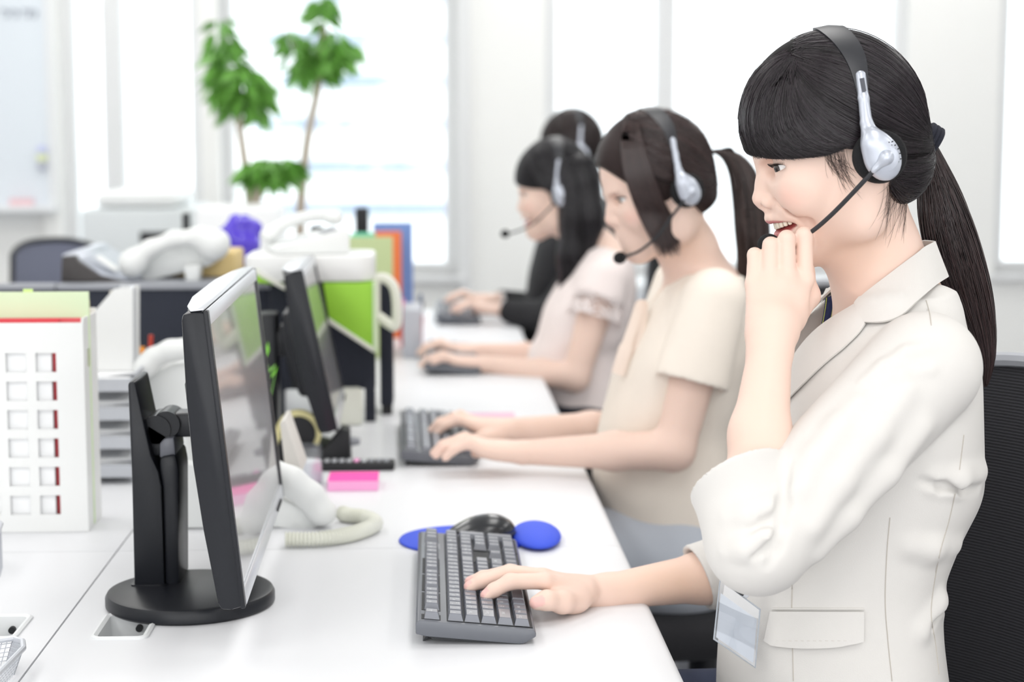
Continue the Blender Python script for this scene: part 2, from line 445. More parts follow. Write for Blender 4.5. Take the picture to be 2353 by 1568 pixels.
for i in range(4): make_desk(-1, i, names[i])
# ------------------------------------------------------------------ monitors
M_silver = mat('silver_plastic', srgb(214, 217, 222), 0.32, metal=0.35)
M_screen = mat('lcd_screen', srgb(150, 150, 154), 0.22, spec=0.9, coat=0.6)
M_chrome = mat('polished_metal', srgb(205, 208, 212), 0.2, metal=1.0)
M_grey = mat('light_grey_plastic', srgb(216, 219, 221), 0.45)
M_greymid = mat('mid_grey_plastic', srgb(150, 153, 160), 0.45)
def make_monitor(label, NB, NT, FB, Wd, thick, stand):
    """NB, NT: near bottom and top corner of the front face, FB: far bottom corner"""
    ey = (FB - NB).normalized(); ez = (NT - NB); Hh = ez.length; ez.normalize(); ez = (ez - ey * ez.dot(ey)).normalized(); ex = ey.cross(ez)
    M = Matrix(((ex.x, ey.x, ez.x, NB.x), (ex.y, ey.y, ez.y, NB.y), (ex.z, ey.z, ez.z, NB.z), (0, 0, 0, 1)))
    t = thing('computer_monitor', label, 'monitor', (NB.x, NB.y + Wd / 2, DESK), 'computer monitors on the white desks')
    h = MB(); r = thick
    prof = [(-.0005, .002), (-.0005, Hh - .002), (-.012, Hh), (-r * .92, Hh - .001), (-r, Hh - .008), (-r * 1.22, Hh * .72), (-r * 1.3, Hh * .5), (-r * 1.22, Hh * .28), (-r, .01), (-r * .9, .002), (-.012, 0)]
    h.prism([(x, 0, z) for x, z in prof], (0, Wd, 0), .0025)
    h.prism([(-.003, .004, Hh * .04), (-r * .6, .004, Hh * .04), (-r * 1.0, .06, Hh * .04), (-r * 1.33, Wd * .3, Hh * .04), (-r * 1.33, Wd * .7, Hh * .04), (-r * 1.0, Wd - .06, Hh * .04), (-r * .6, Wd - .004, Hh * .04), (-.003, Wd - .004, Hh * .04)], (0, 0, Hh * .96), .002)
    h.box((-r * 1.45, Wd / 2, Hh * .48), (r * .9, Wd * .62, Hh * .55), None, .012)
    h.box((-r * 1.9, Wd / 2, Hh * .45), (r * .9, .12, .12), None, .006)
    h.xform(M); h.out('housing', M_black, t)
    b = .017
    for y0, y1 in ((0, b * .85), (Wd - b * .85, Wd)):
        f = MB(); f.span((-.002, y0, 0), (.0035, y1, Hh), .0015); f.xform(M); f.out('bezel', M_black, t)
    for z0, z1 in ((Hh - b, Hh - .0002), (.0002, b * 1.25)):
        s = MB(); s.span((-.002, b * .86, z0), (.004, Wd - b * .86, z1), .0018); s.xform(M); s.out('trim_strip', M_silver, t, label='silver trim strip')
    s = MB(); s.prism([(-.0006, .002, Hh + .0006), (-r * .6, .002, Hh + .0006), (-r * 1.0, .06, Hh + .0006), (-r * 1.35, Wd * .3, Hh + .0006), (-r * 1.35, Wd * .7, Hh + .0006), (-r * 1.0, Wd - .06, Hh + .0006), (-r * .6, Wd - .002, Hh + .0006), (-.0006, Wd - .002, Hh + .0006)], (0, 0, .0022), .0008); s.xform(M); s.out('top_sheen', M_silver, t, label='black top coloured silver for its glancing reflection')  # glancing reflection on the black housing top, painted in as a silver plate
    c = MB(); c.span((-.001, b * .84, b * 1.2), (.0012, Wd - b * .84, Hh - b * .95)); c.xform(M); c.out('screen', M_screen, t)
    k = MB()
    for i in range(4): k.span((.004, Wd * .78 + i * .018, .006), (.0062, Wd * .78 + i * .018 + .009, .0115), .0008)
    k.xform(M); k.out('button_row', M_black_soft, t)
    cx = M @ Vector((-r * 2.3, Wd / 2, Hh * .45))
    if stand == 'column':
        bc = onz(438, 1358, DESK + .016)
        d = MB(); d.lathe([(0, 0), (.100, 0), (.1035, .003), (.1035, .013), (.101, .0175), (.096, .019), (0, .0195)], (bc.x, bc.y, DESK), 64); d.out('base_disc', M_black, t)
        Y0 = 2.138; DY = .098
        p = [at(u, v, Y0) for u, v in ((309, 1357), (303, 1100), (294, 884), (297, 879), (306, 877), (311, 882), (347, 1048), (364, 1085), (371, 1120), (378, 1357))]
        q = MB(); q.prism(p, (0, DY, 0), .0018); xl, xr = at(309, 1357, Y0).x, at(378, 1357, Y0).x
        q.loft([rounded_rect(xl - .004, Y0 - .004, xr + .004, Y0 + DY + .004, z, [.004, .012, .012, .004]) for z in (DESK + .0185, DESK + .0205)])
        q.out('stand_column', M_black, t)
        s2 = MB(); s2.prism([at(u, v, Y0 + .004) for u, v in ((379, 1352), (372, 1118), (366, 1088), (366, 1052), (404, 1045), (411, 1080), (412, 1352))], (0, DY - .012, 0), .005)
        s2.out('sliding_column', M_black, t)
        ih = MB(); ih.prism([at(u, v, Y0 + .010) for u, v in ((366, 1054), (366, 1020), (378, 1008), (400, 1006), (404, 1048))], (0, DY - .022, 0), .003); ih.out('height_slider', mat('dark_grey_plastic', srgb(104, 106, 114), .35), t, label='grey slider inside the column')
        a = MB(); hy = Y0 + DY / 2; c0 = at(362, 985, hy - .018)
        a.cyl((c0.x, hy - .03, c0.z), (c0.x, hy + .03, c0.z), .018); a.cyl((c0.x + .012, hy - .027, c0.z + .006), (c0.x + .012, hy + .027, c0.z + .006), .017)
        a.prism([(c0.x - .012, hy - .03, c0.z + .01), (c0.x - .014, hy - .03, c0.z - .03), (c0.x + .004, hy - .03, c0.z - .034), (c0.x + .016, hy - .03, c0.z - .008)], (0, .06, 0), .003)
        a.box(((c0.x + cx.x + .03) / 2 + .008, hy, c0.z + .004), (cx.x + .03 - c0.x, .044, .03), None, .004)
        a.out('tilt_hinge', M_black, t)
    else:
        d = MB(); d.lathe([(0, 0), (.1, 0), (.105, .006), (.1, .014), (0, .02)], (cx.x - .02, cx.y, DESK), 40); d.out('base_disc', M_black, t)
        q = MB(); q.box((cx.x - .035, cx.y, DESK + .13), (.035, .07, .25), None, .006); q.box((cx.x - .01, cx.y, DESK + .2), (.07, .05, .05), None, .006); q.out('stand_column', M_black, t)
    return t
make_monitor('nearest black widescreen monitor on a round-based column stand', at(557, 1400, 1.895), at(470, 715, 1.895), at(648, 1140, 2.5), .60, .026, 'column')
make_monitor('black monitor on the second desk, behind the nearest monitor', at(772, 992, 2.98), at(690, 622, 2.98), at(790, 915, 3.38), .40, .030, 'disc')

# ------------------------------------------------------------------ keyboards
M_kbd = mat('keyboard_grey_plastic', srgb(104, 107, 114), 0.34, noise=(90, 0.03))
M_key = mat('keycap_grey', srgb(108, 111, 121), 0.3, spec=.8, coat=.15)
M_kbase = mat('keyboard_dark_base', srgb(40, 42, 47), 0.5)
M_leg_w = mat('key_legend_white', srgb(228, 230, 234), 0.6)
GL = {}
def glyph(ch):
    if ch not in GL:
        c = bpy.data.curves.new('g', 'FONT'); c.body = ch; c.size = .0052; c.resolution_u = 2
        o = bpy.data.objects.new('g', c); me = o.to_mesh(); GL[ch] = ([tuple(v.co) for v in me.vertices], [tuple(p.vertices) for p in me.polygons]); o.to_mesh_clear(); bpy.data.objects.remove(o); bpy.data.curves.remove(c)
    return GL[ch]
def key_mesh(wx, wy, ch=None, top=None):
    """wx across the board (towards the typist), wy along it; the typist sits at +x"""
    b = bmesh.new(); h = .0085
    def ring(sx, sy, z, ox): return [b.verts.new((ox + a * sx / 2, c * sy / 2, z)) for a, c in ((-1, -1), (1, -1), (1, 1), (-1, 1))]
    g = .0012; r0 = ring(wx - g, wy - g, 0, 0); r1 = ring(wx - .0055, wy - .0055, h - .0006, -.0008); r2 = ring(wx - .0068, wy - .0068, h, -.0008)
    for a, c in ((r0, r1), (r1, r2)):
        for j in range(4): b.faces.new((a[j], a[(j + 1) % 4], c[(j + 1) % 4], c[j]))
    b.faces.new(r2); b.faces.new(r0[::-1])
    if ch:
        for i, part in enumerate(ch.split('|')):
            vs, fs = glyph(part); w = max(v[0] for v in vs) if vs else 0; hh = max(v[1] for v in vs)
            # letter up is -x, letter right is +y
            bv = [b.verts.new((-(v[1]) + (-.0007 if i == 0 else .0042), v[0] - (.0046 if i == 0 else -.0008), h + .00012)) for v in vs]
            for f in fs:
                try: q = b.faces.new([bv[k] for k in f]); q.material_index = 1
                except ValueError: pass
    me = bpy.data.meshes.new('key'); b.to_mesh(me); b.free(); me.materials.append(M_key); me.materials.append(M_leg_w); return me
ROWS = []  # (x offset from back edge, [(start_u, width_u, legend)])
def row_from(widths, legs, s0=0.0):
    out = []; s = s0
    for w, l in zip(widths, legs): out.append((s, w, l)); s += w
    return out
L_num = ['/', '1|nu', '2|hu', '3|a', '4|u', '5|e', '6|o', '7|ya', '8|yu', '9|yo', '0|wa', '-', '^', 'Y', 'BS']
def board_rows():
    U = .019; B0 = .0090
    rows = []
    rows.append((B0, [(0, 1, 'Esc')] + [(2 + i, 1, 'F%d' % (i + 1)) for i in range(4)] + [(6.5 + i, 1, 'F%d' % (i + 5)) for i in range(4)] + [(11 + i, 1, 'F%d' % (i + 9)) for i in range(4)] + [(15.3, 1, 'PrS'), (16.3, 1, 'ScL'), (17.3, 1, 'Pau'), (19.6, 1, None), (20.6, 1, None), (21.6, 1, None)]))
    x1 = B0 + U * 1.42
    rows.append((x1, row_from([1] * 13 + [1, 1], ['1', '!|1', '"|2', '#|3', '$|4', '%|5', '&|6', "'|7", '(|8', ')|9', '0', '=|-', '~|^', '|Y'.replace('|', ''), 'BS']) + [(15.3, 1, 'Ins'), (16.3, 1, 'Hom'), (17.3, 1, 'PgU')] + [(18.6 + i, 1, l) for i, l in enumerate(['Num', '/', '*', '-'])]))
    rows.append((x1 + U, row_from([1.5] + [1] * 12, ['Tab'] + list('QWERTYUIOP@[')) + [(15.3, 1, 'Del'), (16.3, 1, 'End'), (17.3, 1, 'PgD')] + [(18.6 + i, 1, l) for i, l in enumerate('789')]))
    rows.append((x1 + 2 * U, row_from([1.75] + [1] * 12, ['Caps'] + list('ASDFGHJKL;:]')) + [(18.6 + i, 1, l) for i, l in enumerate('456')]))
    rows.append((x1 + 3 * U, row_from([2.25] + [1] * 11 + [1.75], ['Shift'] + list('ZXCVBNM,./_') + ['Shift']) + [(16.3, 1, '^')] + [(18.6 + i, 1, l) for i, l in enumerate('123')]))
    rows.append((x1 + 4 * U, row_from([1.25, 1, 1.25, 1.25, 3.5, 1.25, 1.25, 1, 1, 1.25, 1], ['Ctrl', 'Win', 'Alt', None, None, None, None, 'Alt', None, None, 'Ctrl']) + [(15.3, 1, '<'), (16.3, 1, 'v'), (17.3, 1, '>')] + [(18.6, 2, '0'), (20.6, 1, '.')]))
    extra = [(x1 + U, 14 - .0, 'ent'), ]
    return rows, x1
KB_L, KB_W = .448, .137
def tilt_at(x): return .030 - (x / KB_W) * .013     # height of the deck above the desk, raised at the back
def make_keyboard(label, loc, rot, detail, group='desktop keyboards'):
    t = thing('computer_keyboard', label, 'keyboard', (0, 0, 0), group)
    c = MB()
    pr = [(0, .014), (0, .0275), (.004, .030), (KB_W - .003, .0172), (KB_W, .014), (KB_W, .009), (KB_W - .012, .002), (KB_W - .018, .0005), (.012, .011)]
    c.prism([(x, 0, z) for x, z in pr], (0, KB_L, 0), .0015); c.out('case', M_kbd, t)
    w = MB(); U = .019
    for a, b in ((.006, .2905), (.2935, .3535), (.3565, .437)):    # recessed key wells
        x0 = .0355; w.prism([(x0, a, tilt_at(x0) + .0002), (KB_W - .0035, a, tilt_at(KB_W - .0035) + .0004), (KB_W - .0035, b, tilt_at(KB_W - .0035) + .0004), (x0, b, tilt_at(x0) + .0002)], (0, 0, .0006))
    for a, b in ((.007, .0275), (.0445, .1225), (.13, .208), (.2155, .2935)):
        w.prism([(.0065, a, tilt_at(.0065) + .0002), (.0285, a, tilt_at(.0285) + .0002), (.0285, b, tilt_at(.0285) + .0002), (.0065, b, tilt_at(.0065) + .0002)], (0, 0, .0006))
    w.out('key_well', M_black_soft, t)
    un = MB(); un.prism([(.012, .006, .0108), (KB_W - .02, .006, .0004), (KB_W - .03, .006, 0.0004), (.02, .006, .006)], (0, KB_L - .012, 0)); un.out('underside', M_kbase, t)
    for y in (.02, KB_L - .045):
        f = MB(); f.prism([(.008, y, .0), (.011, y, .0), (.020, y, .012), (.016, y, .013)], (0, .028, 0)); f.out('foot', M_kbase, t)
    for i in range(3):
        d = MB(); d.box((.019, .385 - .0 + i * .011 - .03, tilt_at(.019) + .0004), (.003, .0018, .0006)); d.box((.028, .355 + i * .011, tilt_at(.028) + .0004), (.003, .0018, .0006))
        d.out('status_lamp', M_leg_w, t)
    if detail == 0:
        kb = MB()
    rows, x1 = board_rows(); cache = {}; n = 0; rest = MB(); ang = math.atan(.013 / KB_W)
    def place(x, y0, wu, leg, wx=1.0):
        nonlocal n
        key = (round(wu, 2), leg, wx)
        cy = .0075 + (y0 + wu / 2) * .019; cx = x + U * wx / 2; z = tilt_at(cx) + .0004
        if detail and n < 98:
            if key not in cache: cache[key] = key_mesh(U * wx, U * wu, leg)
            o = bpy.data.objects.new('key', cache[key]); COL.objects.link(o); o.parent = t; o.location = (cx, cy, z); o.rotation_euler = (0, ang, 0); n += 1
        else:
            me = key_mesh(U * wx, U * wu, None); bm = bmesh.new(); bm.from_mesh(me); bpy.data.meshes.remove(me)
            rest._add(bm, Matrix.Translation((cx, cy, z)) @ Matrix.Rotation(ang, 4, 'Y'))
    for x, ks in rows:
        for (s, wu, l) in ks: place(x, s, wu, l)
    place(x1 + U, 13.5, 1.5, None); place(x1 + 2 * U, 13.75, 1.25, None)
    place(x1 + U, 21.6, 1, None, 2.0); place(x1 + 3 * U, 21.6, 1, None, 2.0)
    if len(rest.bm.verts):
        o = rest.out('keys', M_key, t, 0); tag(o, kind='stuff')
    t.location = loc; t.rotation_euler = (0, 0, rot)
    return t
k0 = onz(953, 1500); kx0 = at(955, 1455, 1.925).x
make_keyboard('grey keyboard with white legends under the hand of the woman in the blazer', (kx0, 1.925, DESK), 0.0, 1)
def kb_at(u, Y, dz=0): return (at(u, 1000, Y).x, Y, DESK)
make_keyboard('dark grey keyboard under both hands of the woman in the beige blouse', kb_at(921, 3.0), 0.02, 0)
make_keyboard('dark grey keyboard beside the pink note, under the hands of the woman in pink', kb_at(976, 4.16), 0.0, 0)
make_keyboard('farthest dark keyboard, under the hands of the man in the black suit', kb_at(1003, 5.28), 0.0, 0)

# ------------------------------------------------------------------ mouse and mouse pad
M_blue = mat('blue_fabric_gel', srgb(58, 88, 226), 0.65, bump=(400, 0.15))
M_mouse = mat('glossy_black_plastic', srgb(34, 36, 40), 0.25, coat=0.3)
pc = onz(1060, 1258); pad = thing('mouse_pad', 'blue mouse pad with a raised wrist rest, behind the nearest keyboard', 'mouse pad', (pc.x, pc.y, DESK))
b = MB(); xa, xb_ = at(916, 1262, 2.43).x, at(1215, 1262, 2.43).x
b.lathe([(0, 0), (.98, 0), (1.0, .0015), (.985, .0035), (.95, .0042), (0, .0042)], ((xa + xb_) / 2, 2.44, DESK + .0003), 56, None, (xb_ - xa) / 2, .085); b.out('pad_sheet', M_blue, pad)
xw = at(1232, 1252, 2.44).x
sd = SDF(); sd.ell((xw, 2.44, DESK + .006), (.036, .078, .0145), k=.01); sd.half((0, 0, DESK + .0044), (0, 0, 1), .001)
solid('wrist_rest', sd, (xw - .045, 2.33, DESK), (xw + .045, 2.53, DESK + .03), .0022, M_blue, pad)
ms = thing('computer_mouse', 'glossy black mouse standing on the blue pad', 'mouse', (at(1105, 1240, 2.43).x, 2.43, DESK))
mx = at(1112, 1240, 2.43).x; mz = DESK + .0048
sd = SDF(); sd.ell((mx + .008, 2.43, mz + .012), (.037, .031, .024), k=.01); sd.ell((mx - .022, 2.43, mz + .008), (.030, .028, .014), k=.02); sd.half((0, 0, mz), (0, 0, 1), .002)
solid('shell', sd, (mx - .07, 2.38, mz - .004), (mx + .07, 2.48, mz + .05), .002, M_mouse, ms)
sd2 = SDF(); sd2.ell((mx - .001, 2.43, mz + .010), (.047, .0345, .012), k=.01); sd2.half((0, 0, mz + .0006), (0, 0, 1), .001)
solid('side_grip', sd2, (mx - .07, 2.38, mz - .004), (mx + .07, 2.48, mz + .05), .002, mat('mouse_grip', srgb(70, 73, 78), 0.5), ms)
w = MB(); w.cyl((mx - .030, 2.427, mz + .0175), (mx - .030, 2.433, mz + .0175), .006, n=20); w.out('scroll_wheel', M_black_soft, ms)
# ------------------------------------------------------------------ things on the facing desks and the divider
M_paper = mat('white_paper', srgb(246, 247, 248), 0.8)
M_palegreen = mat('pale_green_paper', srgb(226, 243, 205), 0.8)
M_red = mat('red_folder', srgb(232, 70, 84), 0.6)
M_tan = mat('tan_card', srgb(226, 200, 140), 0.7)
M_lime = mat('lime_green_card', srgb(156, 214, 62), 0.55)
M_pink = mat('hot_pink_paper', srgb(255, 84, 178), 0.7)
M_palepink = mat('pink_paper_block_side', srgb(255, 176, 224), 0.7)
M_cream = mat('cream_tape', srgb(226, 218, 160), 0.35)
M_phone = mat('white_phone_plastic', srgb(232, 234, 233), 0.4)
M_ivory = mat('ivory_plastic', srgb(232, 233, 222), 0.5)
M_clear = mat('clear_plastic', (1, 1, 1), 0.1); _thin_glass(M_clear, (0.93, 0.94, 0.96), 0.1)
M_wire = mat('silver_wire_mesh', srgb(206, 209, 215), 0.4, metal=0.25)

def rect_px(u0, v0, u1, v1, Y): return at(u0, v1, Y), at(u1, v0, Y)      # low corner, high corner in the plane at Y

# perforated white document box, its papers and folders
Yb = 2.52; lo, hi = rect_px(-160, 742, 190, 1225, Yb); lo.z = DESK + .0005; DD = .10
box = thing('document_box', 'white perforated document box with square holes at the near end of the facing desks', 'document box', (lo.x, Yb, DESK))
cols = [(at(15, 900, Yb).x, at(62, 900, Yb).x), (at(84, 900, Yb).x, at(131, 900, Yb).x)]
xcut = [lo.x]; cw = cols[1][0] - cols[0][0]
allc = [(a - k * cw, b - k * cw) for k in (3, 2, 1) for a, b in cols[:1]] + cols
allc = [c for c in allc if c[0] > lo.x + .02]
rows = []
for k in range(6):
    v0 = 812 + k * 65.5; rows.append((at(60, v0 + 44, Yb).z, at(60, v0, Yb).z))
fp = MB(); t = .003
def bar(x0, x1, z0, z1): fp.span((x0, Yb, z0), (x1, Yb + t, z1))
ztop = hi.z; bar(lo.x, hi.x, rows[0][1], ztop); bar(lo.x, hi.x, lo.z, rows[-1][0])
for (zl, zh), nxt in zip(rows, rows[1:] + [None]):
    x = lo.x
    for a, b in allc: bar(x, a, zl, zh); x = b
    bar(x, hi.x, zl, zh)
    if nxt: bar(lo.x, hi.x, nxt[1], zl)
fp.out('front_panel', M_white, box, 0)
MB().span((lo.x, Yb + DD, lo.z), (hi.x, Yb + DD + t, ztop + .012), .001).out('back_panel', M_white, box)
MB().span((lo.x, Yb + t, lo.z), (hi.x, Yb + DD, lo.z + t)).out('bottom_panel', M_white, box)
sp = MB(); zs = (at(205, 808, Yb).z, at(205, 850, Yb).z); ys = (Yb + .028, Yb + .055)
for a, b in (((Yb + t, lo.z + t), (Yb + DD, zs[1])), ((Yb + t, zs[0]), (Yb + DD, ztop + .006)), ((Yb + t, zs[1]), (ys[0], zs[0])), ((ys[1], zs[1]), (Yb + DD, zs[0]))):
    sp.span((hi.x - t, a[0], a[1]), (hi.x, b[0], b[1]))
sp.out('side_panel', M_white, box, 0)
MB().span((lo.x, Yb + t, lo.z + t), (lo.x + t, Yb + DD, ztop)).out('side_panel', M_white, box)
zi = lo.z + t
def sheet(name, x0, x1, y0, y1, z0, z1, m, label, cat, group=None, bev=.0):
    o = MB().span((x0, y0, z0), (x1, y1, z1), bev).out(name, m); return tag(o, label, cat, group)
sheet('paper_stack', lo.x + .01, at(118, 900, Yb).x, Yb + .006, Yb + .018, zi, ztop - .02, M_paper, 'white papers showing through the square holes of the document box', 'paper')
sheet('folder', lo.x + .01, at(128, 900, Yb).x + .003, Yb + .0185, Yb + .024, zi, ztop + .003, M_red, 'red folder edging out of the perforated document box', 'folder')
sheet('folder', lo.x + .01, at(176, 740, Yb).x, Yb + .030, Yb + .034, zi, ztop + .0038, mat('coral_folder', srgb(238, 100, 108), 0.6), 'coral pink folder under the pale green papers in the document box', 'folder')
gp = sheet('paper_stack', lo.x + .012, at(184, 700, Yb).x + .004, Yb + .040, Yb + .048, zi, at(100, 672, Yb + .04).z, M_palegreen, 'pale green papers standing in the document box', 'paper')
sheet('index_tab', at(52, 668, Yb + .04).x, at(74, 668, Yb + .04).x, Yb + .043, Yb + .044, at(60, 674, Yb + .04).z, at(60, 665, Yb + .04).z, mat('yellow_green_tab', srgb(214, 240, 150), 0.7), 'small yellow-green tab above the pale green papers', 'tab')
sheet('folder', lo.x + .012, at(205, 720, Yb + .06).x, Yb + .060, Yb + .066, zi, at(195, 690, Yb + .06).z, M_tan, 'tan folder behind the pale green papers', 'folder')

# letter trays behind the box, with a white binder and papers on top
Yt = 2.87; lt0, lt1 = at(150, 1115, Yt), at(305, 1115, Yt)
trays_z = [DESK + .012 + k * .048 for k in range(4)]
tr = thing('letter_tray', 'grey wire mesh letter trays stacked behind the document box', 'letter tray', ((lt0.x + lt1.x) / 2, Yt + .12, DESK))
for k, z in enumerate(trays_z):
    b = MB(); x0, x1 = lt0.x, lt1.x
    b.span((x0, Yt, z), (x1, Yt + .24, z + .002))
    b.prism([(x1, Yt, z), (x1 + .006, Yt, z + .03), (x1 + .004, Yt, z + .03), (x1 - .002, Yt, z + .002)], (0, .24, 0))
    b.prism([(x0, Yt, z + .001), (x0, Yt - .004, z + .022), (x0, Yt - .002, z + .022), (x0, Yt + .002, z + .003)], (x1 - x0, 0, 0))
    b.out('tray_basket', M_wire, tr)
    MB().tube([(x0, Yt - .004, z + .023), (x1 + .006, Yt - .004, z + .028), (x1 + .006, Yt + .24, z + .031), (x0, Yt + .24, z + .026)], .0028, 8, closed=True).out('rim_wire', M_wire, tr)
for x, y in ((lt0.x, Yt + .01), (lt1.x + .003, Yt + .22), (lt1.x, Yt + .01)):
    MB().cyl((x, y, DESK), (x, y, trays_z[3] + .02), .003).out('post', M_wire, tr)
for k, z in enumerate(trays_z):
    sheet('paper_stack', lt0.x + .006, lt1.x - .004, Yt + .012, Yt + .23, z + .0022, z + (.030 if k < 3 else .020), M_paper, ['white papers in the lowest wire tray', 'white papers in the second wire tray from the desk', 'white papers in the third wire tray from the desk', 'white papers on the top wire tray, below the white binder'][k], 'paper', 'papers in the wire letter trays')
bz = trays_z[3] + .021
bp = [at(200, 850, 2.97), at(305, 850, 2.97), at(305, 664, 2.97), at(262, 664, 2.97), at(200, 735, 2.97)]
for p in bp[:2]: p.z = bz
bd = thing('magazine_file', 'white slant-cut magazine file standing on the wire trays', 'magazine file', (bp[1].x, 2.97, bz))
b = MB(); b.prism(bp, (0, .004, 0)); b.prism([p + Vector((0, .066, 0)) for p in bp], (0, .004, 0)); b.span((bp[1].x - .004, 2.974, bz), (bp[1].x, 3.036, bp[2].z)); b.span((bp[0].x, 2.974, bz), (bp[1].x - .004, 3.036, bz + .004)); b.out('body', M_white, bd, 0)
b = MB(); b.tube([bp[3] + Vector((.004, .003, .004)), bp[2] + Vector((0, .003, .004)), bp[2] + Vector((.003, .003, -.004)), bp[1] + Vector((.003, .003, .006))], .0032, 8); b.out('rim', M_clear, bd, label='clear plastic rim')
sheet('folder', bp[3].x - .012, bp[3].x + .022, 2.995, 3.001, bz + .005, bp[2].z - .006, mat('beige_card', srgb(226, 220, 204), .7), 'beige card divider in the white magazine file', 'folder')
# pens in a pink cup
pcp = at(330, 850, 3.12); pen_c = MB(); pen_c.lathe([(0, 0), (.018, 0), (.019, .06), (.0175, .06), (.0165, .004), (0, .004)], (pcp.x, 3.12, .7805), 24)
tag(pen_c.out('pen_cup', M_palepink), 'pink pen cup holding orange and red pens', 'cup')
sheet('card_box', pcp.x - .035, pcp.x + .035, 3.085, 3.155, DESK + .0005, .7800, M_white, 'white card box under the pink pen cup', 'box', None, .002)
for i, (m, dx, dz, lb) in enumerate(((mat('orange_pen', srgb(252, 158, 28), .4), -.002, .085, 'orange pen leaning in the pink cup'), (mat('brick_red_pen', srgb(190, 62, 44), .4), .008, .098, 'brick red pen leaning in the pink cup'), (mat('yellow_pen', srgb(246, 208, 96), .4), -.009, .08, 'pale yellow pen leaning in the pink cup'), (mat('pale_wood_pen', srgb(220, 196, 160), .5), -.010, .098, 'pale wooden pencil standing in the pink cup'))):
    p0 = Vector((pcp.x + dx * .3, 3.115 + i * .004, .7865)); p1 = p0 + Vector((dx * 1.2 + .003, 0, dz * 1.58))
    tag(MB().cyl(p0, p1, .0042, .0042, 10).out('pen', m), lb, 'pen', 'pens in the pink cup')

# low dark cabinet dividing the rows, the things on top
Yc = 3.56; cz = at(450, 652, Yc).z
c0x, c1x = at(134, 700, Yc).x, at(620, 700, Yc).x
cb = thing('low_cabinet', 'dark navy desk cabinet with a grey top behind the letter trays', 'cabinet', ((c0x + c1x) / 2, Yc + .2, DESK))
MB().span((c0x, Yc + .001, DESK + .001), (c1x, Yc + .42, cz - .012), .002).out('body', M_navy, cb)
MB().span((c0x - .003, Yc - .003, cz - .012), (c1x + .003, Yc + .424, cz), .002).out('top_board', M_greymid, cb, label='grey top board')
x0 = at(-260, 700, Yc).x; ld = thing('desk_divider', 'dark divider panel with a grey top edge behind the document box', 'desk divider', ((x0 + c0x) / 2, Yc, DESK))
MB().span((x0, Yc, DESK + .001), (c0x - .005, Yc + .03, cz - .012), .002).out('panel', M_navy, ld)
MB().span((x0, Yc - .003, cz - .012), (c0x - .005, Yc + .033, cz), .002).out('top_edge', M_greymid, ld, label='grey top edge')
# dark divider panel with its foot beside it
d0, d1 = at(622, 700, 3.5).x, at(862, 700, 3.5).x
dv = thing('desk_divider', 'dark divider panel behind the lime green file boxes', 'desk divider', ((d0 + d1) / 2, 3.5, DESK))
dz0, dz1 = at(800, 893, 3.5).z, at(800, 640, 3.5).z
MB().span((d0, 3.49, dz0), (d1, 3.515, dz1), .003).out('panel', M_navy, dv)
for x in (d0 + .004, d1 - .022): MB().span((x, 3.4885, DESK), (x + .021, 3.5165, dz0 + .02), .001).out('foot', M_navy, dv)
pg = at(888, 700, 3.56)
d2 = thing('desk_divider', 'narrow dark post panel just behind the divider with the lime files', 'desk divider', (pg.x, 3.62, DESK))
MB().span((pg.x - .015, 3.57, DESK + .02), (pg.x + .012, 3.66, at(888, 655, 3.57).z), .003).out('panel', M_navy, d2)
MB().span((pg.x - .012, 3.575, DESK), (pg.x + .009, 3.655, DESK + .022)).out('foot', M_black_soft, d2)
# white tray hooked over the divider with lime files below
tz = at(700, 622, 3.44).z
wt = thing('desk_tray', 'white tray shelf on top of the dark divider, over the lime green file boxes', 'tray', (at(710, 600, 3.44).x, 3.44, dz1))
x0, x1 = at(562, 600, 3.42).x, at(858, 600, 3.42).x
b = MB(); b.prism(rounded_rect(x0, 3.40, x1, 3.60, dz1 + .001, [.03] * 4), (0, 0, at(700, 588, 3.42).z - dz1), .006); b.out('tray_body', M_white, wt)
for us, lab in (((742, 856, 858, 756, 626, 812, 738), 'lime green slant-cut file box under the right end of the white tray'), ((586, 652, 652, 590, 606, 668, 626), 'lime green slant-cut file box behind the nearest monitor')):
    ua, ub, uc, ud, vt, vr, vl = us; Yf = 3.40
    fl = thing('file_box', lab, 'file box', (at(ua, vt, Yf).x, Yf, at(ua, vr, Yf).z), 'lime green file boxes')
    P = [at(ua, vt, Yf), at(ub, vt, Yf), at(uc, vr - 12, Yf), at(ud, vl - 8, Yf)]
    for p in P[:2]: p.z = min(p.z, dz1 - .0005)
    MB().prism(P, (0, .08, 0), .001).out('body', M_lime, fl)
    a, c = P[3], P[2]; n = Vector((0, 0, -.010)); MB().prism([a + Vector((-.002, -.003, 0)), c + Vector((.002, -.003, 0)), c + Vector((.002, -.003, 0)) + n, a + Vector((-.002, -.003, 0)) + n], (0, .087, 0), .001).out('edge_strip', M_ivory, fl, label='white slanted edge')
    if ua > 700: MB().span((P[1].x, Yf - .003, P[2].z - .008), (P[1].x + .007, Yf + .083, P[1].z)).out('edge_strip', mat('pale_green_edge', srgb(214, 232, 196), .5), fl, label='pale green upright edge')
# thick white loop handle beside the lime file
cd = MB(); cd.tube(crom([at(862, 640, 3.45), at(885, 640, 3.45), at(905, 660, 3.45), at(912, 700, 3.45), at(910, 748, 3.45), at(895, 745, 3.45), at(862, 722, 3.45)], 6), .0105, 10, closed=True)
tag(cd.out('carry_handle', M_ivory), 'thick ivory loop handle beside the lime green file box', 'handle')
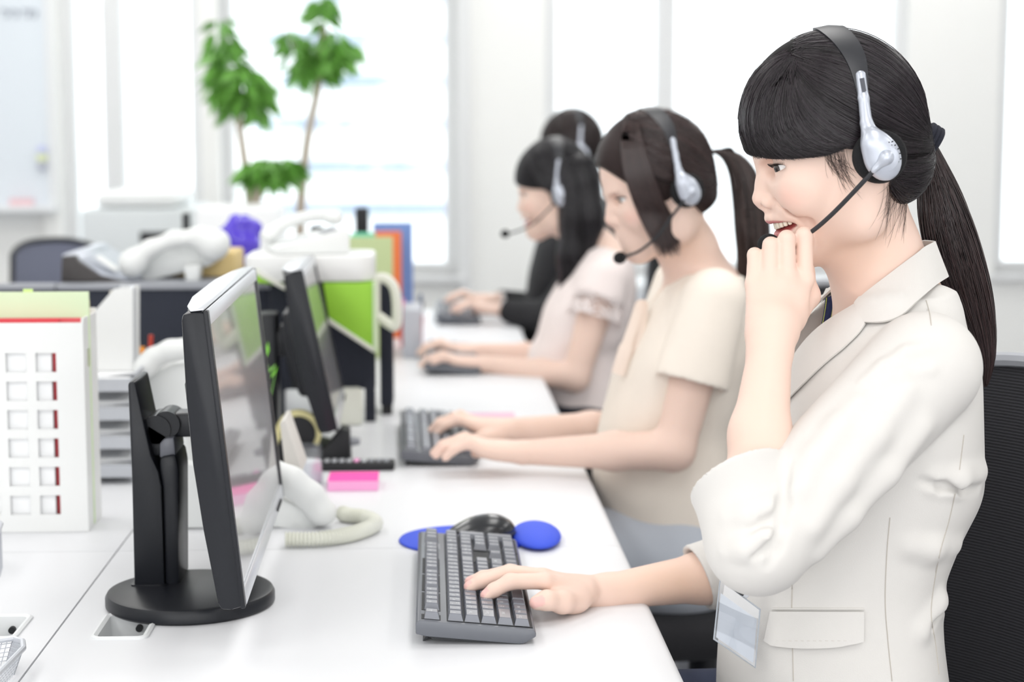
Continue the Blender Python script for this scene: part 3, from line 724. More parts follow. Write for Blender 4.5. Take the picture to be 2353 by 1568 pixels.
# phone standing on the tray
def phone_on(loc, rot, sc, label, name='desk_phone', cord=None, sdt=None):
    """desk telephone: wedge body, handset lying on its left side, keys and display; local +y is towards the back"""
    t = thing(name, label, 'telephone', (0, 0, 0), 'white desk telephones')
    b = MB(); b.prism([(-.09, -.10, 0), (-.09, .10, 0), (-.09, .10, .062), (-.09, .085, .066), (-.09, -.095, .022), (-.09, -.10, .016)], (.18, 0, 0), .006); b.out('body', M_phone, t)
    sl = math.atan2(.044, .18); Rx = Matrix.Rotation(sl, 3, 'X')
    def top(x, y): return Vector((x, y, .022 + (y + .095) * .044 / .18))
    sd = SDF(); ax = [(-.055, -.10 + .2 * k / 10, 0) for k in range(11)]
    pts = [top(-.055, -.092 + .18 * k / 10) + Vector((0, 0, .030 + .016 * math.sin(math.pi * k / 10))) for k in range(11)]
    sd.chain(pts, [.016] * 11, .006)
    for e in (0, 10): p = pts[e] + Vector((0, 0, -.008)); sd.ell(p, (.026, .026, .020), k=.014)
    sd.half((0, 0, 0), (0, 0, 1), .0)
    solid('handset', sd, (-.095, -.14, 0), (-.015, .14, .15), .0035, M_phone, t)
    for i in range(4):
        for j in range(3):
            p = top(.005 + j * .024, -.07 + i * .021); k = MB(); k.box(p + Vector((0, 0, .0012)), (.017, .013, .005), Euler((sl, 0, 0)), .0015); k.out('dial_key', M_grey, t)
    p = top(.035, .05); MB().box(p + Vector((0, 0, .001)), (.085, .04, .004), Euler((sl, 0, 0)), .001).out('display', M_greymid, t)
    t.location = loc; t.rotation_euler = (0, 0, rot); t.scale = (sc, sc, sc)
    return t
phone_on((at(705, 560, 3.5).x, 3.5, at(700, 588, 3.42).z + .0015), R(-75), .74, 'white desk phone on the white tray above the lime green files')
# phones, dark wedge device and boxes on the low cabinet
bx = at(455, 640, 3.8)
sheet('storage_box', at(365, 640, 3.78).x, at(548, 640, 3.78).x, 3.72, 3.90, cz + .0005, at(455, 576, 3.78).z, M_tan, 'tan box on the low cabinet, behind the big white handset', 'box', None, .006)
pt = thing('desk_phone', 'white desk phone with its handset propped up, on the low dark cabinet', 'telephone', (at(400, 640, 3.66).x, 3.66, cz), 'white desk telephones')
sd = SDF(); pp = lambda u, v, Y=3.64: at(u, v, Y)
sd.chain([pp(302, 604), pp(345, 572), pp(400, 550), pp(460, 545), pp(500, 556)], [.020, .018, .017, .020, .024], .012)
sd.ell(pp(306, 606), (.028, .026, .028), k=.02); sd.ell(pp(488, 566), (.030, .026, .032), k=.02)
hs = solid('handset', sd, pp(240, 680) - Vector((0, .08, 0)), pp(560, 480) + Vector((0, .08, 0)), .004, M_phone, pt)
b = MB(); b.prism([q + Vector((0, .03, 0)) for q in (pp(300, 622), pp(330, 652), pp(480, 614), pp(512, 584), pp(500, 560), pp(400, 570), pp(340, 592))], (0, .09, 0), .008); b.out('body', M_phone, pt)
b = MB(); b.prism([pp(420, 612), pp(462, 606), pp(455, 656), pp(428, 656)], (0, .05, 0), .006); b.out('foot', M_phone, pt)
wd_ = thing('sloped_device', 'dark wedge-shaped device with a silver sloping top on the low cabinet', 'device', (at(160, 650, 3.62).x, 3.62, cz))
w0, w1 = at(140, 654, 3.60), at(182, 654, 3.60); w0.z = w1.z = cz + .001
b = MB(); b.prism([w0, w1 + Vector((.085, 0, 0)), w1 + Vector((.04, 0, .012)), at(178, 600, 3.60), at(172, 588, 3.60), at(142, 590, 3.60)], (0, .03, 0), .002); b.out('end_cap', mat('dark_brown_plastic', srgb(58, 54, 54), .5), wd_)
b = MB(); b.prism([w0 + Vector((.002, .031, 0)), w1 + Vector((.115, .031, 0)), w1 + Vector((.06, .031, .012)), at(181, 594, 3.63), at(172, 582, 3.63), at(142, 584, 3.63)], (0, .36, 0), .004); b.out('body', mat('silver_grey_plastic', srgb(186, 191, 202), .3, metal=.3), wd_)
b = MB(); q = w1 + Vector((.03, 0, .016)); b.box(q + Vector((.018, .06, .018)), (.05, .045, .004), Euler((0, R(36), 0)), .001); b.out('card_slot', M_white, wd_, label='white label')
# copier against the back wall
Yk = 6.7; k0, k1 = at(186, 560, Yk), at(440, 440, Yk)
cp = thing('copier', 'large pale grey copier standing by the left windows', 'copier', ((k0.x + k1.x) / 2, Yk + .3, 0))
MB().span((k0.x, Yk, 0.02), (k1.x, Yk + .62, at(300, 480, Yk).z), .02).out('body', mat('copier_grey', srgb(222, 227, 229), .5), cp)
MB().span((k0.x + .05, Yk + .02, at(300, 479, Yk).z), (k1.x - .06, Yk + .58, at(300, 442, Yk).z), .03).out('document_feeder', mat('copier_white', srgb(238, 240, 240), .5), cp)
a, b2 = rect_px(322, 533, 404, 558, Yk - .004); MB().span((a.x, Yk - .004, a.z), (b2.x, Yk + .01, b2.z)).out('paper_slot', M_black_soft, cp)
MB().span((k0.x, Yk + .0, 0.0), (k1.x, Yk + .6, .02)).out('plinth', M_greymid, cp)
sheet('printer', at(448, 540, 6.0).x, at(640, 540, 6.0).x, 6.0, 6.4, 0.0005, at(500, 478, 6.0).z, mat('printer_white', srgb(240, 241, 242), .5), 'white office printer cabinet behind the purple wrapping', 'printer', None, .02)
# clutter behind the cabinet
pu = at(556, 560, 4.3); sd = SDF()
for i in range(26):
    a = rng.uniform(0, 6.28); e = rng.uniform(-.6, 1.2); r = .05; c = (pu.x + .04 * math.cos(a) * math.cos(e), 4.3 + .035 * math.sin(a) * math.cos(e), pu.z + .02 + .038 * math.sin(e)); sd.ell(c, tuple(rng.uniform(.010, .020, 3)), k=.006)
sd.cone((pu.x, 4.3, pu.z - .07), (pu.x, 4.3, pu.z), .03, .045, .02)
vs = thing('wrapped_bouquet', 'glossy purple wrapped bundle behind the white phone', 'bouquet', (pu.x, 4.3, DESK))
solid('wrapping', sd, (pu.x - .1, 4.2, pu.z - .12), (pu.x + .1, 4.4, pu.z + .1), .005, mat('purple_foil', srgb(88, 64, 214), .18, coat=.5), vs)
MB().lathe([(0, 0), (.045, 0), (.05, pu.z - .06 - DESK), (.03, pu.z - .05 - DESK), (0, pu.z - .05 - DESK)], (pu.x, 4.3, DESK), 20).out('vase', M_navy, vs)
g = at(622, 533, 4.4); sd = SDF(); sd.chain([(g.x - .03, 4.4, g.z - .01), (g.x, 4.4, g.z + .002), (g.x + .02, 4.4, g.z)], [.006, .012, .007], .01); sd.cone((g.x, 4.4, DESK), (g.x, 4.4, g.z), .02, .006, .01)
tag(solid('frog_figurine', sd, (g.x - .06, 4.34, DESK - .01), (g.x + .06, 4.46, g.z + .03), .004, mat('bright_green_plastic', srgb(130, 214, 60), .4), None), 'small bright green ornament beside the purple wrapping', 'ornament')
for n_, (u0, v0, u1, v1, Y, lb) in enumerate(((418, 490, 432, 520, 5.0, 'thin black speaker beyond the white handset'), (712, 520, 742, 560, 4.6, 'small black screen beyond the phone on the tray'), (816, 478, 846, 560, 5.0, 'tall black speaker beside the blue folder'))):
    a, b2 = rect_px(u0, v0, u1, v1, Y)
    t = thing('speaker' if n_ != 1 else 'small_screen', lb, 'speaker' if n_ != 1 else 'screen', ((a.x + b2.x) / 2, Y, DESK))
    MB().span((a.x, Y, a.z if n_ else DESK + .02), (b2.x, Y + .05, b2.z), .006).out('housing', M_black_soft, t)
    MB().span((a.x - .01, Y - .01, DESK), (b2.x + .01, Y + .06, a.z + .001 if n_ else DESK + .02), .002).out('stand', M_black_soft, t)
for u0, v0, u1, v1, Y, m, lb, cn in ((858, 512, 948, 640, 5.0, mat('blue_card', srgb(120, 152, 214), .6), 'blue folder standing behind the orange one, far end of the desks', 'folder'), (862, 532, 922, 640, 4.94, mat('orange_card', srgb(244, 128, 70), .6), 'orange folder standing in front of the blue one', 'folder'), (752, 545, 902, 660, 4.5, mat('sage_green_card', srgb(200, 216, 162), .6), 'sage green folder standing behind the lime green file', 'folder'), (806, 535, 862, 560, 4.53, mat('teal_card', srgb(120, 214, 180), .6), 'teal folder edge peeping over the sage green folder', 'folder')):
    a, b2 = rect_px(u0, v0, u1, v1, Y); sheet('folder', a.x, b2.x, Y, Y + .012, DESK + .0005, b2.z, m, lb, cn, 'folders standing beyond the tray', .001)
pk = at(945, 700, 4.75); b = MB(); b.lathe([(0, 0), (.03, 0), (.034, .085), (.031, .085), (.028, .004), (0, .004)], (pk.x, 4.75, DESK + .0005), 24)
tag(b.out('pen_stand', mat('crimson_plastic', srgb(196, 40, 66), .4)), 'crimson pen stand at the far end of the desk row', 'pen stand')
for i in range(7):
    a = i * 2.4; p0 = Vector((pk.x + .012 * math.cos(a), 4.75 + .012 * math.sin(a), DESK + .006)); p1 = p0 + Vector((.02 * math.cos(a), .02 * math.sin(a), .12 + .03 * math.sin(i * 3)))
    m, nm = [(M_greymid, 'grey'), (M_palepink, 'pale pink'), (M_black_soft, 'black'), (M_silver, 'silver'), (M_red, 'red'), (mat('slate_blue_plastic', srgb(110, 126, 156), .4), 'slate blue'), (M_white, 'white')][i]
    tag(MB().cyl(p0, p1, .0045, None, 8).out('pen', m), '%s pen in the crimson pen stand' % nm, 'pen', 'pens in the crimson stand')
a, b2 = rect_px(926, 712, 968, 822, 4.5); sheet('desk_drawer_box', a.x, b2.x, 4.5, 4.7, DESK + .0005, b2.z, mat('cool_grey_plastic', srgb(196, 199, 208), .5), 'cool grey drawer box on the third desk, before the crimson pen stand', 'box', None, .004)

# ------------------------------------------------------------------ things on the second desk
yt = 3.03; rc = at(684, 1000, yt); td = thing('tape_dispenser', 'black tape dispenser holding a roll of cream tape', 'tape dispenser', (rc.x, yt, DESK))
b = MB(); pr = [at(640, 1072, yt), at(806, 1072, yt), at(802, 990, yt), at(784, 986, yt), at(742, 1036, yt), at(715, 1020, yt), at(640, 1012, yt)]
for p in pr[:2]: p.z = DESK + .0005
b.prism(pr, (0, .05, 0), .003); b.out('body', M_black_soft, td)
b = MB(); ring = []; Ro, Ri = .0405, .031
for k in range(40):
    a = 2 * math.pi * k / 40; ring.append([(rc.x + r * math.cos(a), y, rc.z + r * math.sin(a)) for r, y in ((Ri, yt + .014), (Ro, yt + .014), (Ro, yt + .034), (Ri, yt + .034))])
b.loft(ring, False, True); b.out('tape_roll', M_cream, td)
b = MB(); b.cyl((rc.x, yt + .012, rc.z), (rc.x, yt + .036, rc.z), .0305, n=32); b.out('hub', M_black_soft, td)
b = MB(); b.cyl((at(812, 1020, yt).x - .006, yt + .025, at(812, 1020, yt).z), (at(826, 1020, yt).x, yt + .025, at(812, 1020, yt).z), .009, .006, 14); b.out('cutter_knob', M_greymid, td)
mg = onz(702, 1122); mu = thing('glass_jar', 'small clear jar filled with white, beside the tape dispenser', 'jar', (mg.x, mg.y + .03, DESK))
b = MB(); b.lathe([(0, .0005), (.026, .0005), (.028, .004), (.028, .066), (.0255, .066), (.0255, .006), (0, .006)], (mg.x, mg.y + .03, DESK), 32); b.out('glass', M_clear, mu)
b = MB(); b.lathe([(0, .007), (.0248, .007), (.0248, .04), (0, .044)], (mg.x, mg.y + .03, DESK), 28); b.out('filling', M_white, mu)
a, b2 = rect_px(776, 894, 832, 972, 3.44); sheet('small_box', a.x, b2.x, 3.44, 3.475, DESK + .0005, b2.z, M_ivory, 'ivory upright box in front of the dark divider', 'box', None, .008)
cl = thing('remote_control', 'flat black remote control behind the hot pink note block', 'remote control', (at(815, 1085, 3.0).x, 3.0, DESK))
x0, x1 = at(737, 1085, 3.0).x, at(908, 1085, 3.0).x; MB().span((x0, 2.965, DESK + .0005), (x1, 3.01, DESK + .014), .004).out('body', M_black_soft, cl)
for i in range(9): MB().box((x0 + .012 + i * .0128, 2.988, DESK + .0152), (.009, .022, .003), None, .001).out('button', M_palepink if i == 4 else (M_greymid if i > 5 else M_silver), cl)
n0, n1 = onz(753, 1130), onz(868, 1130); nb = thing('note_block', 'hot pink sticky note block in front of the black remote', 'sticky notes', ((n0.x + n1.x) / 2, n0.y + .03, DESK))
MB().span((n0.x, n0.y, DESK + .0005), (n1.x, n0.y + .075, DESK + .017)).out('pad', M_palepink, nb, 0); MB().span((n0.x, n0.y, DESK + .017), (n1.x, n0.y + .075, DESK + .0178)).out('top_note', M_pink, nb, 0, 'hot pink top note')
a, b2 = onz(1060, 976), onz(1172, 955); sheet('notebook', a.x, a.x + .11, a.y, a.y + .1, DESK + .0005, DESK + .008, mat('lilac_pink_cover', srgb(232, 190, 212), .6), 'lilac pink notebook lying past the hands of the woman in beige', 'notebook')
a = onz(1000, 800); sheet('sticky_note', a.x, a.x + .075, a.y, a.y + .06, DESK + .0005, DESK + .006, M_pink, 'hot pink sticky notes lying past the keyboard of the woman in pink', 'sticky notes')
# phone behind the nearest monitor, with its coiled cord
hh = thing('desk_phone', 'white desk phone with a coiled cord, half hidden behind the nearest monitor', 'telephone', (at(640, 1150, 2.56).x, 2.56, DESK), 'white desk telephones')
sd = SDF(); Yh = 2.53; p = lambda u, v: at(u, v, Yh)
sd.chain([p(620, 1082), p(670, 1108), p(712, 1142), p(744, 1176)], [.020, .0205, .0205, .016], .012); sd.ell(p(738, 1180), (.019, .022, .017), k=.015)
solid('handset', sd, p(540, 1260) - Vector((0, .06, 0)), p(800, 1020) + Vector((0, .06, 0)), .003, M_phone, hh, None, 2)
b = MB(); q = [p(412, 1238), p(640, 1240), p(700, 1222), p(752, 1206), p(744, 1192), p(630, 1140), p(520, 1090), p(412, 1060)]
for k in (0, 1): q[k].z = DESK + .001
b.prism(q, (0, .12, 0), .004); b.out('body', M_phone, hh)
b = MB(); q = [p(636, 985), p(648, 978), p(690, 1100), p(650, 1110)]; b.prism([x + Vector((0, .05, 0)) for x in q], (0, .10, 0), .002); b.out('display_flap', mat('warm_grey_plastic', srgb(214, 210, 204), .5), hh)
b = MB(); q = [p(404, 1010), p(424, 1002), p(470, 1150), p(440, 1160)]; b.prism([x + Vector((0, .03, 0)) for x in q], (0, .10, 0), .003); b.out('handset_rest', M_phone, hh)
cc = crom([onz(655, 1240, DESK + .012), onz(740, 1238, DESK + .012), onz(812, 1226, DESK + .012), onz(862, 1205, DESK + .012), onz(842, 1190, DESK + .012), onz(800, 1184, DESK + .012), onz(786, 1180, DESK + .012)], 40)
b = MB(); rr = [.0100 + .0018 * math.sin(i * 1.55) for i in range(len(cc))]; b.tube(cc, rr, 12)
b.out('coiled_cord', M_ivory, hh)
# white phone beyond the column stand, sprig of green leaves behind the monitor
p = lambda u, v: at(u, v, 2.98); fp_ = thing('desk_phone', 'white desk phone beyond the column stand of the nearest monitor', 'telephone', (p(380, 900).x, 2.98, DESK), 'white desk telephones')
sd = SDF(); sd.chain([p(332, 842), p(352, 822), p(390, 806), p(440, 800)], [.017, .016, .017, .02], .012); sd.ell(p(334, 846), (.02, .022, .018), k=.012)
solid('handset', sd, p(280, 920) - Vector((0, .06, 0)), p(500, 740) + Vector((0, .06, 0)), .004, M_phone, fp_, None, 2)
b = MB(); q = [p(325, 960), p(470, 960), p(470, 830), p(400, 838), p(330, 872)]; q[0].z = q[1].z = DESK + .001; b.prism([x + Vector((0, .012, 0)) for x in q], (0, .14, 0), .005); b.out('body', M_phone, fp_)
sg = at(618, 840, 2.9); sp_ = thing('small_plant', 'small sprig of bright green leaves behind the right edge of the nearest monitor', 'plant', (sg.x - .02, 2.9, DESK))
MB().lathe([(0, .0005), (.018, .0005), (.022, .045), (.019, .045), (0, .04)], (sg.x - .02, 2.9, DESK), 20).out('pot', M_white, sp_)
b = MB()
for u, v, u2, v2 in ((600, 900, 612, 795), (604, 905, 618, 840), (600, 910, 634, 852), (596, 900, 590, 830)):
    a, c = Vector((sg.x - .02, 2.9, DESK + .04)), at(u2, v2, 2.9); b.tube([a, a.lerp(c, .6), c], [.0014, .001, .0006], 5)
b.out('stem', mat('green_stem', srgb(120, 180, 80), .5), sp_); b = MB()
for u2, v2, du, dv in ((612, 815, 4, -30), (616, 850, 18, -14), (622, 862, 16, -20), (606, 840, 3, -26), (594, 850, -6, -26)):
    c = at(u2, v2 + 8, 2.9); e = at(u2 + du, v2 + dv, 2.9); sd_ = Vector((.004, -.003, .002)); b.prism([c, c.lerp(e, .4) + sd_, e, c.lerp(e, .4) - sd_], (0, .0008, 0))
b.out('foliage', mat('bright_leaf', srgb(132, 206, 70), .5), sp_)
# wire basket at the lower left corner
w0 = onz(0, 1535); wb_ = thing('wire_basket', 'silver wire mesh basket at the near end of the facing desks', 'basket', (onz(-60, 1520).x, 1.93, DESK))
Pr = [onz(-120, 1490, DESK + .03), onz(30, 1468, DESK + .03), onz(52, 1474, DESK + .03), onz(54, 1490, DESK + .03), onz(-14, 1560, DESK + .03), onz(-170, 1560, DESK + .03)]
MB().tube(Pr, .0032, 8, closed=True).out('rim_wire', M_wire, wb_)
Pb = [Vector((p.x * .9 + Pr[0].x * .1 - .003, p.y, DESK + .0005)) for p in Pr]
b = MB()
for i in range(6):
    p, q, pb_, qb = Pr[i], Pr[(i + 1) % 6], Pb[i], Pb[(i + 1) % 6]
    for k in range(13):
        t0 = k / 12; a = p.lerp(q, t0); c = pb_.lerp(qb, t0); b.tube([a, c], .0005, 4)
    for k in range(1, 6): b.tube([p.lerp(pb_, k / 6), q.lerp(qb, k / 6)], .0005, 4)
b.out('wire_mesh', M_wire, wb_)
# a second wire basket cut by the frame's left side
MB_ = MB(); z = DESK + .06; P2 = [onz(-150, 1190, z), onz(-20, 1190, z), onz(2, 1205, z), onz(-4, 1225, z), onz(-160, 1240, z)]
wr = thing('wire_basket', 'wire basket of which only the rim shows at the frame edge, before the document box', 'basket', (P2[0].x, P2[0].y, DESK))
MB_.tube(P2, .0035, 8, closed=True); MB_.out('rim_wire', M_wire, wr)
b = MB()
for i in range(5):
    for k in range(8): a = P2[i].lerp(P2[(i + 1) % 5], k / 8); b.tube([a, (a.x, a.y, DESK + .0005)], .0006, 4)
b.out('wire_mesh', M_wire, wr)

# ------------------------------------------------------------------ along the back wall
Yw = 7.93; a, b2 = rect_px(-420, -150, 112, 488, Yw)
wbd = thing('whiteboard', 'wall whiteboard at the far left with marks along its top', 'whiteboard', ((a.x + b2.x) / 2, WALLY, a.z))
MB().span((a.x, Yw, a.z), (b2.x, WALLY - .001, b2.z)).out('board', mat('whiteboard_enamel', srgb(226, 233, 240), .35), wbd)
MB().span((b2.x - .03, Yw - .012, a.z), (b2.x + .0, Yw, b2.z)).out('frame', mat('pale_aluminium', srgb(232, 234, 236), .4), wbd)
MB().span((a.x, Yw - .07, a.z - .0), (b2.x, Yw - .0005, a.z + .03), .004).out('marker_tray', mat('pale_aluminium', srgb(232, 234, 236), .4), wbd)
for i, u in enumerate((2, 24, 50, 66)):
    p0, p1 = at(u, 22, Yw - .003), at(u + 13, 42, Yw - .003); MB().tube(crom([p0, p0.lerp(p1, .5) + Vector((.02, 0, .01)), p1], 5), .006, 6).out('handwriting', mat('faded_ink', srgb(176, 182, 192), .8), wbd)
for v, m, lb in ((345, mat('pale_blue_magnet', srgb(206, 212, 244), .5), 'pale blue magnet, topmost on the right edge of the whiteboard'), (362, mat('pale_yellow_magnet', srgb(232, 240, 196), .5), 'pale yellow magnet on the right edge of the whiteboard'), (380, mat('grey_magnet', srgb(186, 190, 204), .5), 'grey magnet, lowest on the right edge of the whiteboard')):
    p = at(97, v, Yw - .012); tag(MB().cyl(p, p + Vector((0, -.012, 0)), .022, n=20).out('magnet', m), lb, 'magnet', 'magnets on the whiteboard')
p = at(50, 474, Yw - .04); sheet('board_eraser', p.x - .05, p.x + .05, Yw - .06, Yw - .02, a.z + .0305, a.z + .06, mat('pale_pink_felt', srgb(244, 206, 212), .8), 'pale pink board eraser on the whiteboard tray', 'eraser')
for i, (u0, u1) in enumerate(((1330, 1640), (1655, 1960))):
    x0, x1 = at(u0, 600, 7.5).x, at(u1, 600, 7.5).x; zt = at(1500, 655, 7.5).z
    t = thing('filing_cabinet', ['low pale grey cabinet by the window, behind the woman in beige', 'low pale grey cabinet by the window, behind the neck of the woman in the blazer'][i], 'cabinet', ((x0 + x1) / 2, 7.7, 0), 'low cabinets below the right window')
    MB().span((x0, 7.5, 0), (x1, 7.9, zt), .004).out('body', M_grey, t)
    for k in (0, 1):
        xa = x0 + (x1 - x0) * k / 2; dr = MB().span((xa + .01, 7.485, .06), (xa + (x1 - x0) / 2 - .01, 7.4995, zt - .02), .003).out('door', mat('cabinet_door_grey', srgb(204, 208, 214), .5), t)
        MB().span((xa + (.42 if k == 0 else .06), 7.475, zt * .6), (xa + (.44 if k == 0 else .08), 7.485, zt * .6 + .1)).out('handle', M_greymid, dr)

# ------------------------------------------------------------------ potted trees by the window
M_leaf = mat('ficus_leaf', srgb(112, 172, 74), 0.4, noise=(8, 0.35)); M_bark = mat('pale_bark', srgb(196, 182, 166), 0.8); M_pot = mat('white_pot', srgb(232, 232, 230), 0.5)
def leaves(mb, c, rad, n, L):
    bm = mb.bm
    for i in range(n):
        d = rng.normal(size=3); d /= np.linalg.norm(d); r = rng.uniform(.25, 1) ** .6; p = Vector(c) + Vector((d[0] * rad[0] * r, d[1] * rad[1] * r, d[2] * rad[2] * r))
        dirv = Vector((d[0], d[1], d[2] * .4 - .7)).normalized(); side = dirv.cross(Vector(rng.normal(size=3))).normalized(); nn = side.cross(dirv); l = L * rng.uniform(.7, 1.2); w = l * .2
        v = [bm.verts.new(p), bm.verts.new(p + dirv * l * .35 + side * w + nn * .006), bm.verts.new(p + dirv * l), bm.verts.new(p + dirv * l * .35 - side * w + nn * .006), bm.verts.new(p + dirv * l * .4)]
        for q in ((0, 1, 4), (1, 2, 4), (2, 3, 4), (3, 0, 4)): bm.faces.new([v[k] for k in q])
def tree(label, Y, trunk, clumps, branches=()):
    b0 = at(*trunk[0], Y); t = thing('potted_tree', label, 'plant', (b0.x, Y, 0), 'potted trees by the window')
    MB().lathe([(0, 0), (.12, 0), (.16, .3), (.17, .32), (.15, .32), (.145, .29), (0, .29)], (b0.x, Y, 0), 32).out('pot', M_pot, t)
    b = MB(); pts = crom([(b0.x, Y, .28)] + [at(u, v, Y) for u, v in trunk], 5); b.tube(pts, [.022 - .010 * i / len(pts) for i in range(len(pts))], 8)
    for br in branches: b.tube(crom([at(u, v, Y) for u, v in br], 5), .008, 6)
    b.out('trunk', M_bark, t)
    f = MB()
    for (u, v, ru, rv, n) in clumps: leaves(f, at(u, v, Y), (ru * Y / F, min(ru, rv) * Y / F, rv * Y / F), int(n * .8), .10)
    o = f.out('foliage', M_leaf, t, 0)
    return t
tree('tall potted tree with the left drooping leaf clump, before the left windows', 6.6, [(577, 540), (570, 430), (552, 300), (545, 230)], [(520, 150, 32, 70, 90), (560, 190, 38, 50, 110), (590, 220, 22, 38, 50), (510, 70, 18, 45, 30), (548, 215, 40, 30, 50)])
tree('tall potted tree with a pale bent trunk and an upper right leaf clump', 6.75, [(690, 540), (697, 400), (712, 290), (733, 190), (745, 60)], [(745, 120, 45, 40, 90), (775, 105, 30, 40, 55), (745, 30, 14, 50, 40), (670, 100, 22, 34, 40), (705, 150, 22, 22, 30), (748, 158, 14, 22, 25)], [[(733, 190), (700, 150), (662, 80)]])
tree('low potted tree with a small leaf clump between the two taller trunks', 6.5, [(590, 540), (592, 440), (600, 400)], [(620, 385, 52, 25, 110), (598, 395, 30, 22, 40), (655, 375, 25, 18, 25)])
# ------------------------------------------------------------------ people: shared pieces
M_skin = mat('skin', srgb(246, 220, 202), 0.5, spec=0.35, sss=0.08, attr='tint')
M_hair = mat('hair_strands', srgb(34, 27, 30), 0.33, spec=0.5, attr='tint')
M_hbase = mat('hair_mass', srgb(16, 13, 14), 0.7, spec=0.15)
M_eye_w = mat('eye_white', srgb(244, 243, 242), 0.15); M_iris = mat('dark_iris', srgb(44, 28, 22), 0.1, coat=1.0); M_pupil = mat('pupil', (0.004, 0.004, 0.004), 0.08, coat=1.0)
M_teeth = mat('teeth', srgb(248, 240, 222), 0.3); M_lash = mat('lash', srgb(24, 18, 18), 0.6); M_mouth = mat('mouth_inside', srgb(150, 70, 66), 0.5)
M_jacket = mat('ivory_blazer_cotton', srgb(224, 221, 217), 0.85, spec=0.2, bump=(900, 0.12), sheen=0.1)
M_blouse = mat('white_blouse', srgb(240, 238, 238), 0.85)
M_hsilver = mat('headset_silver', srgb(196, 201, 212), 0.34, metal=0.45); M_foam = mat('black_foam', srgb(26, 26, 28), 0.95, bump=(900, 0.6)); M_hblack = mat('headset_black', srgb(40, 41, 46), 0.42)
SKIN = np.array(srgb(239, 209, 194)); LIP = np.array(srgb(204, 112, 116)); BLUSH = np.array(srgb(238, 178, 164)); NAIL = np.array(srgb(240, 192, 186)); WARM = np.array(srgb(234, 190, 154))

def xmerge(dst, src, C, A, s=1.0):
    """put a solid given in local axes (columns of A) into dst at C"""
    C = V3(C); A = np.array(A, np.float32)
    for op, fn, c, r, k in src.ops:
        dst.ops.append((op, (lambda P, fn=fn: fn(((P - C) @ A) / s) * s), (A @ (c * s) + C) if r < 10 else c, r * s if r < 10 else r, k * s))
    return dst
def frame(fwd_deg, pitch_deg, roll_deg=0.0):
    """head axes as columns (forward, left, up): forward is -x turned by fwd_deg towards the photographer, tipped down by pitch_deg"""
    a = R(180 + fwd_deg); p = R(pitch_deg)
    f0 = Vector((math.cos(a), math.sin(a), 0)); l = Vector((-f0.y, f0.x, 0)); l = Vector((0, 0, 1)).cross(f0)
    f = f0 * math.cos(p) - Vector((0, 0, 1)) * math.sin(p); u = f.cross(l)
    if roll_deg:
        q = Matrix.Rotation(R(roll_deg), 3, f); l = q @ l; u = q @ u
    return np.array([[f.x, l.x, u.x], [f.y, l.y, u.y], [f.z, l.z, u.z]])
SP = 2100.0; PH = R(15); HC = (1915.0, 285.0)
def hl(u, v, c=0.0):
    """head-local point (forward, left, up) from the profile drawing of the nearest head; c is metres towards her left"""
    du, dv = (u - HC[0]) / SP, (v - HC[1]) / SP
    return np.array((-math.cos(PH) * du + math.sin(PH) * dv, c, -(math.sin(PH) * du + math.cos(PH) * dv)))
EYE = lambda e=1: hl(1801, 381, .0305 * e)
ER, GA = .0120, 27.0
def eye_axes(e):
    g = np.array((math.cos(R(GA)), e * math.sin(R(GA)), 0.0)); return g, np.array((-g[1], g[0], 0.0)) * e, np.array((0, 0, 1.0))   # gaze axis, outward, up
def eye_dir(e, az, el):
    g, o, u = eye_axes(e); return (g * math.cos(az) + o * math.sin(az)) * math.cos(el) + u * math.sin(el)
LIPU = [(1838, 503, .0280), (1822, 498, .0250), (1796, 498, .0170), (1777, 500, .0075), (1773, 502, 0)]
LIPL = [(1838, 504, .0280), (1832, 520, .0240), (1812, 532, .0160), (1800, 537, .0075), (1797, 538, 0)]
LIPC = [[(1832, 514, .0235), (1803, 510, .0145), (1783, 509, 0)], [(1832, 516, .0225), (1810, 522, .0135), (1794, 525, 0)]]
def sym(P): P = [hl(*p) for p in P]; return P + [p * (1, -1, 1) for p in P[-2::-1]]
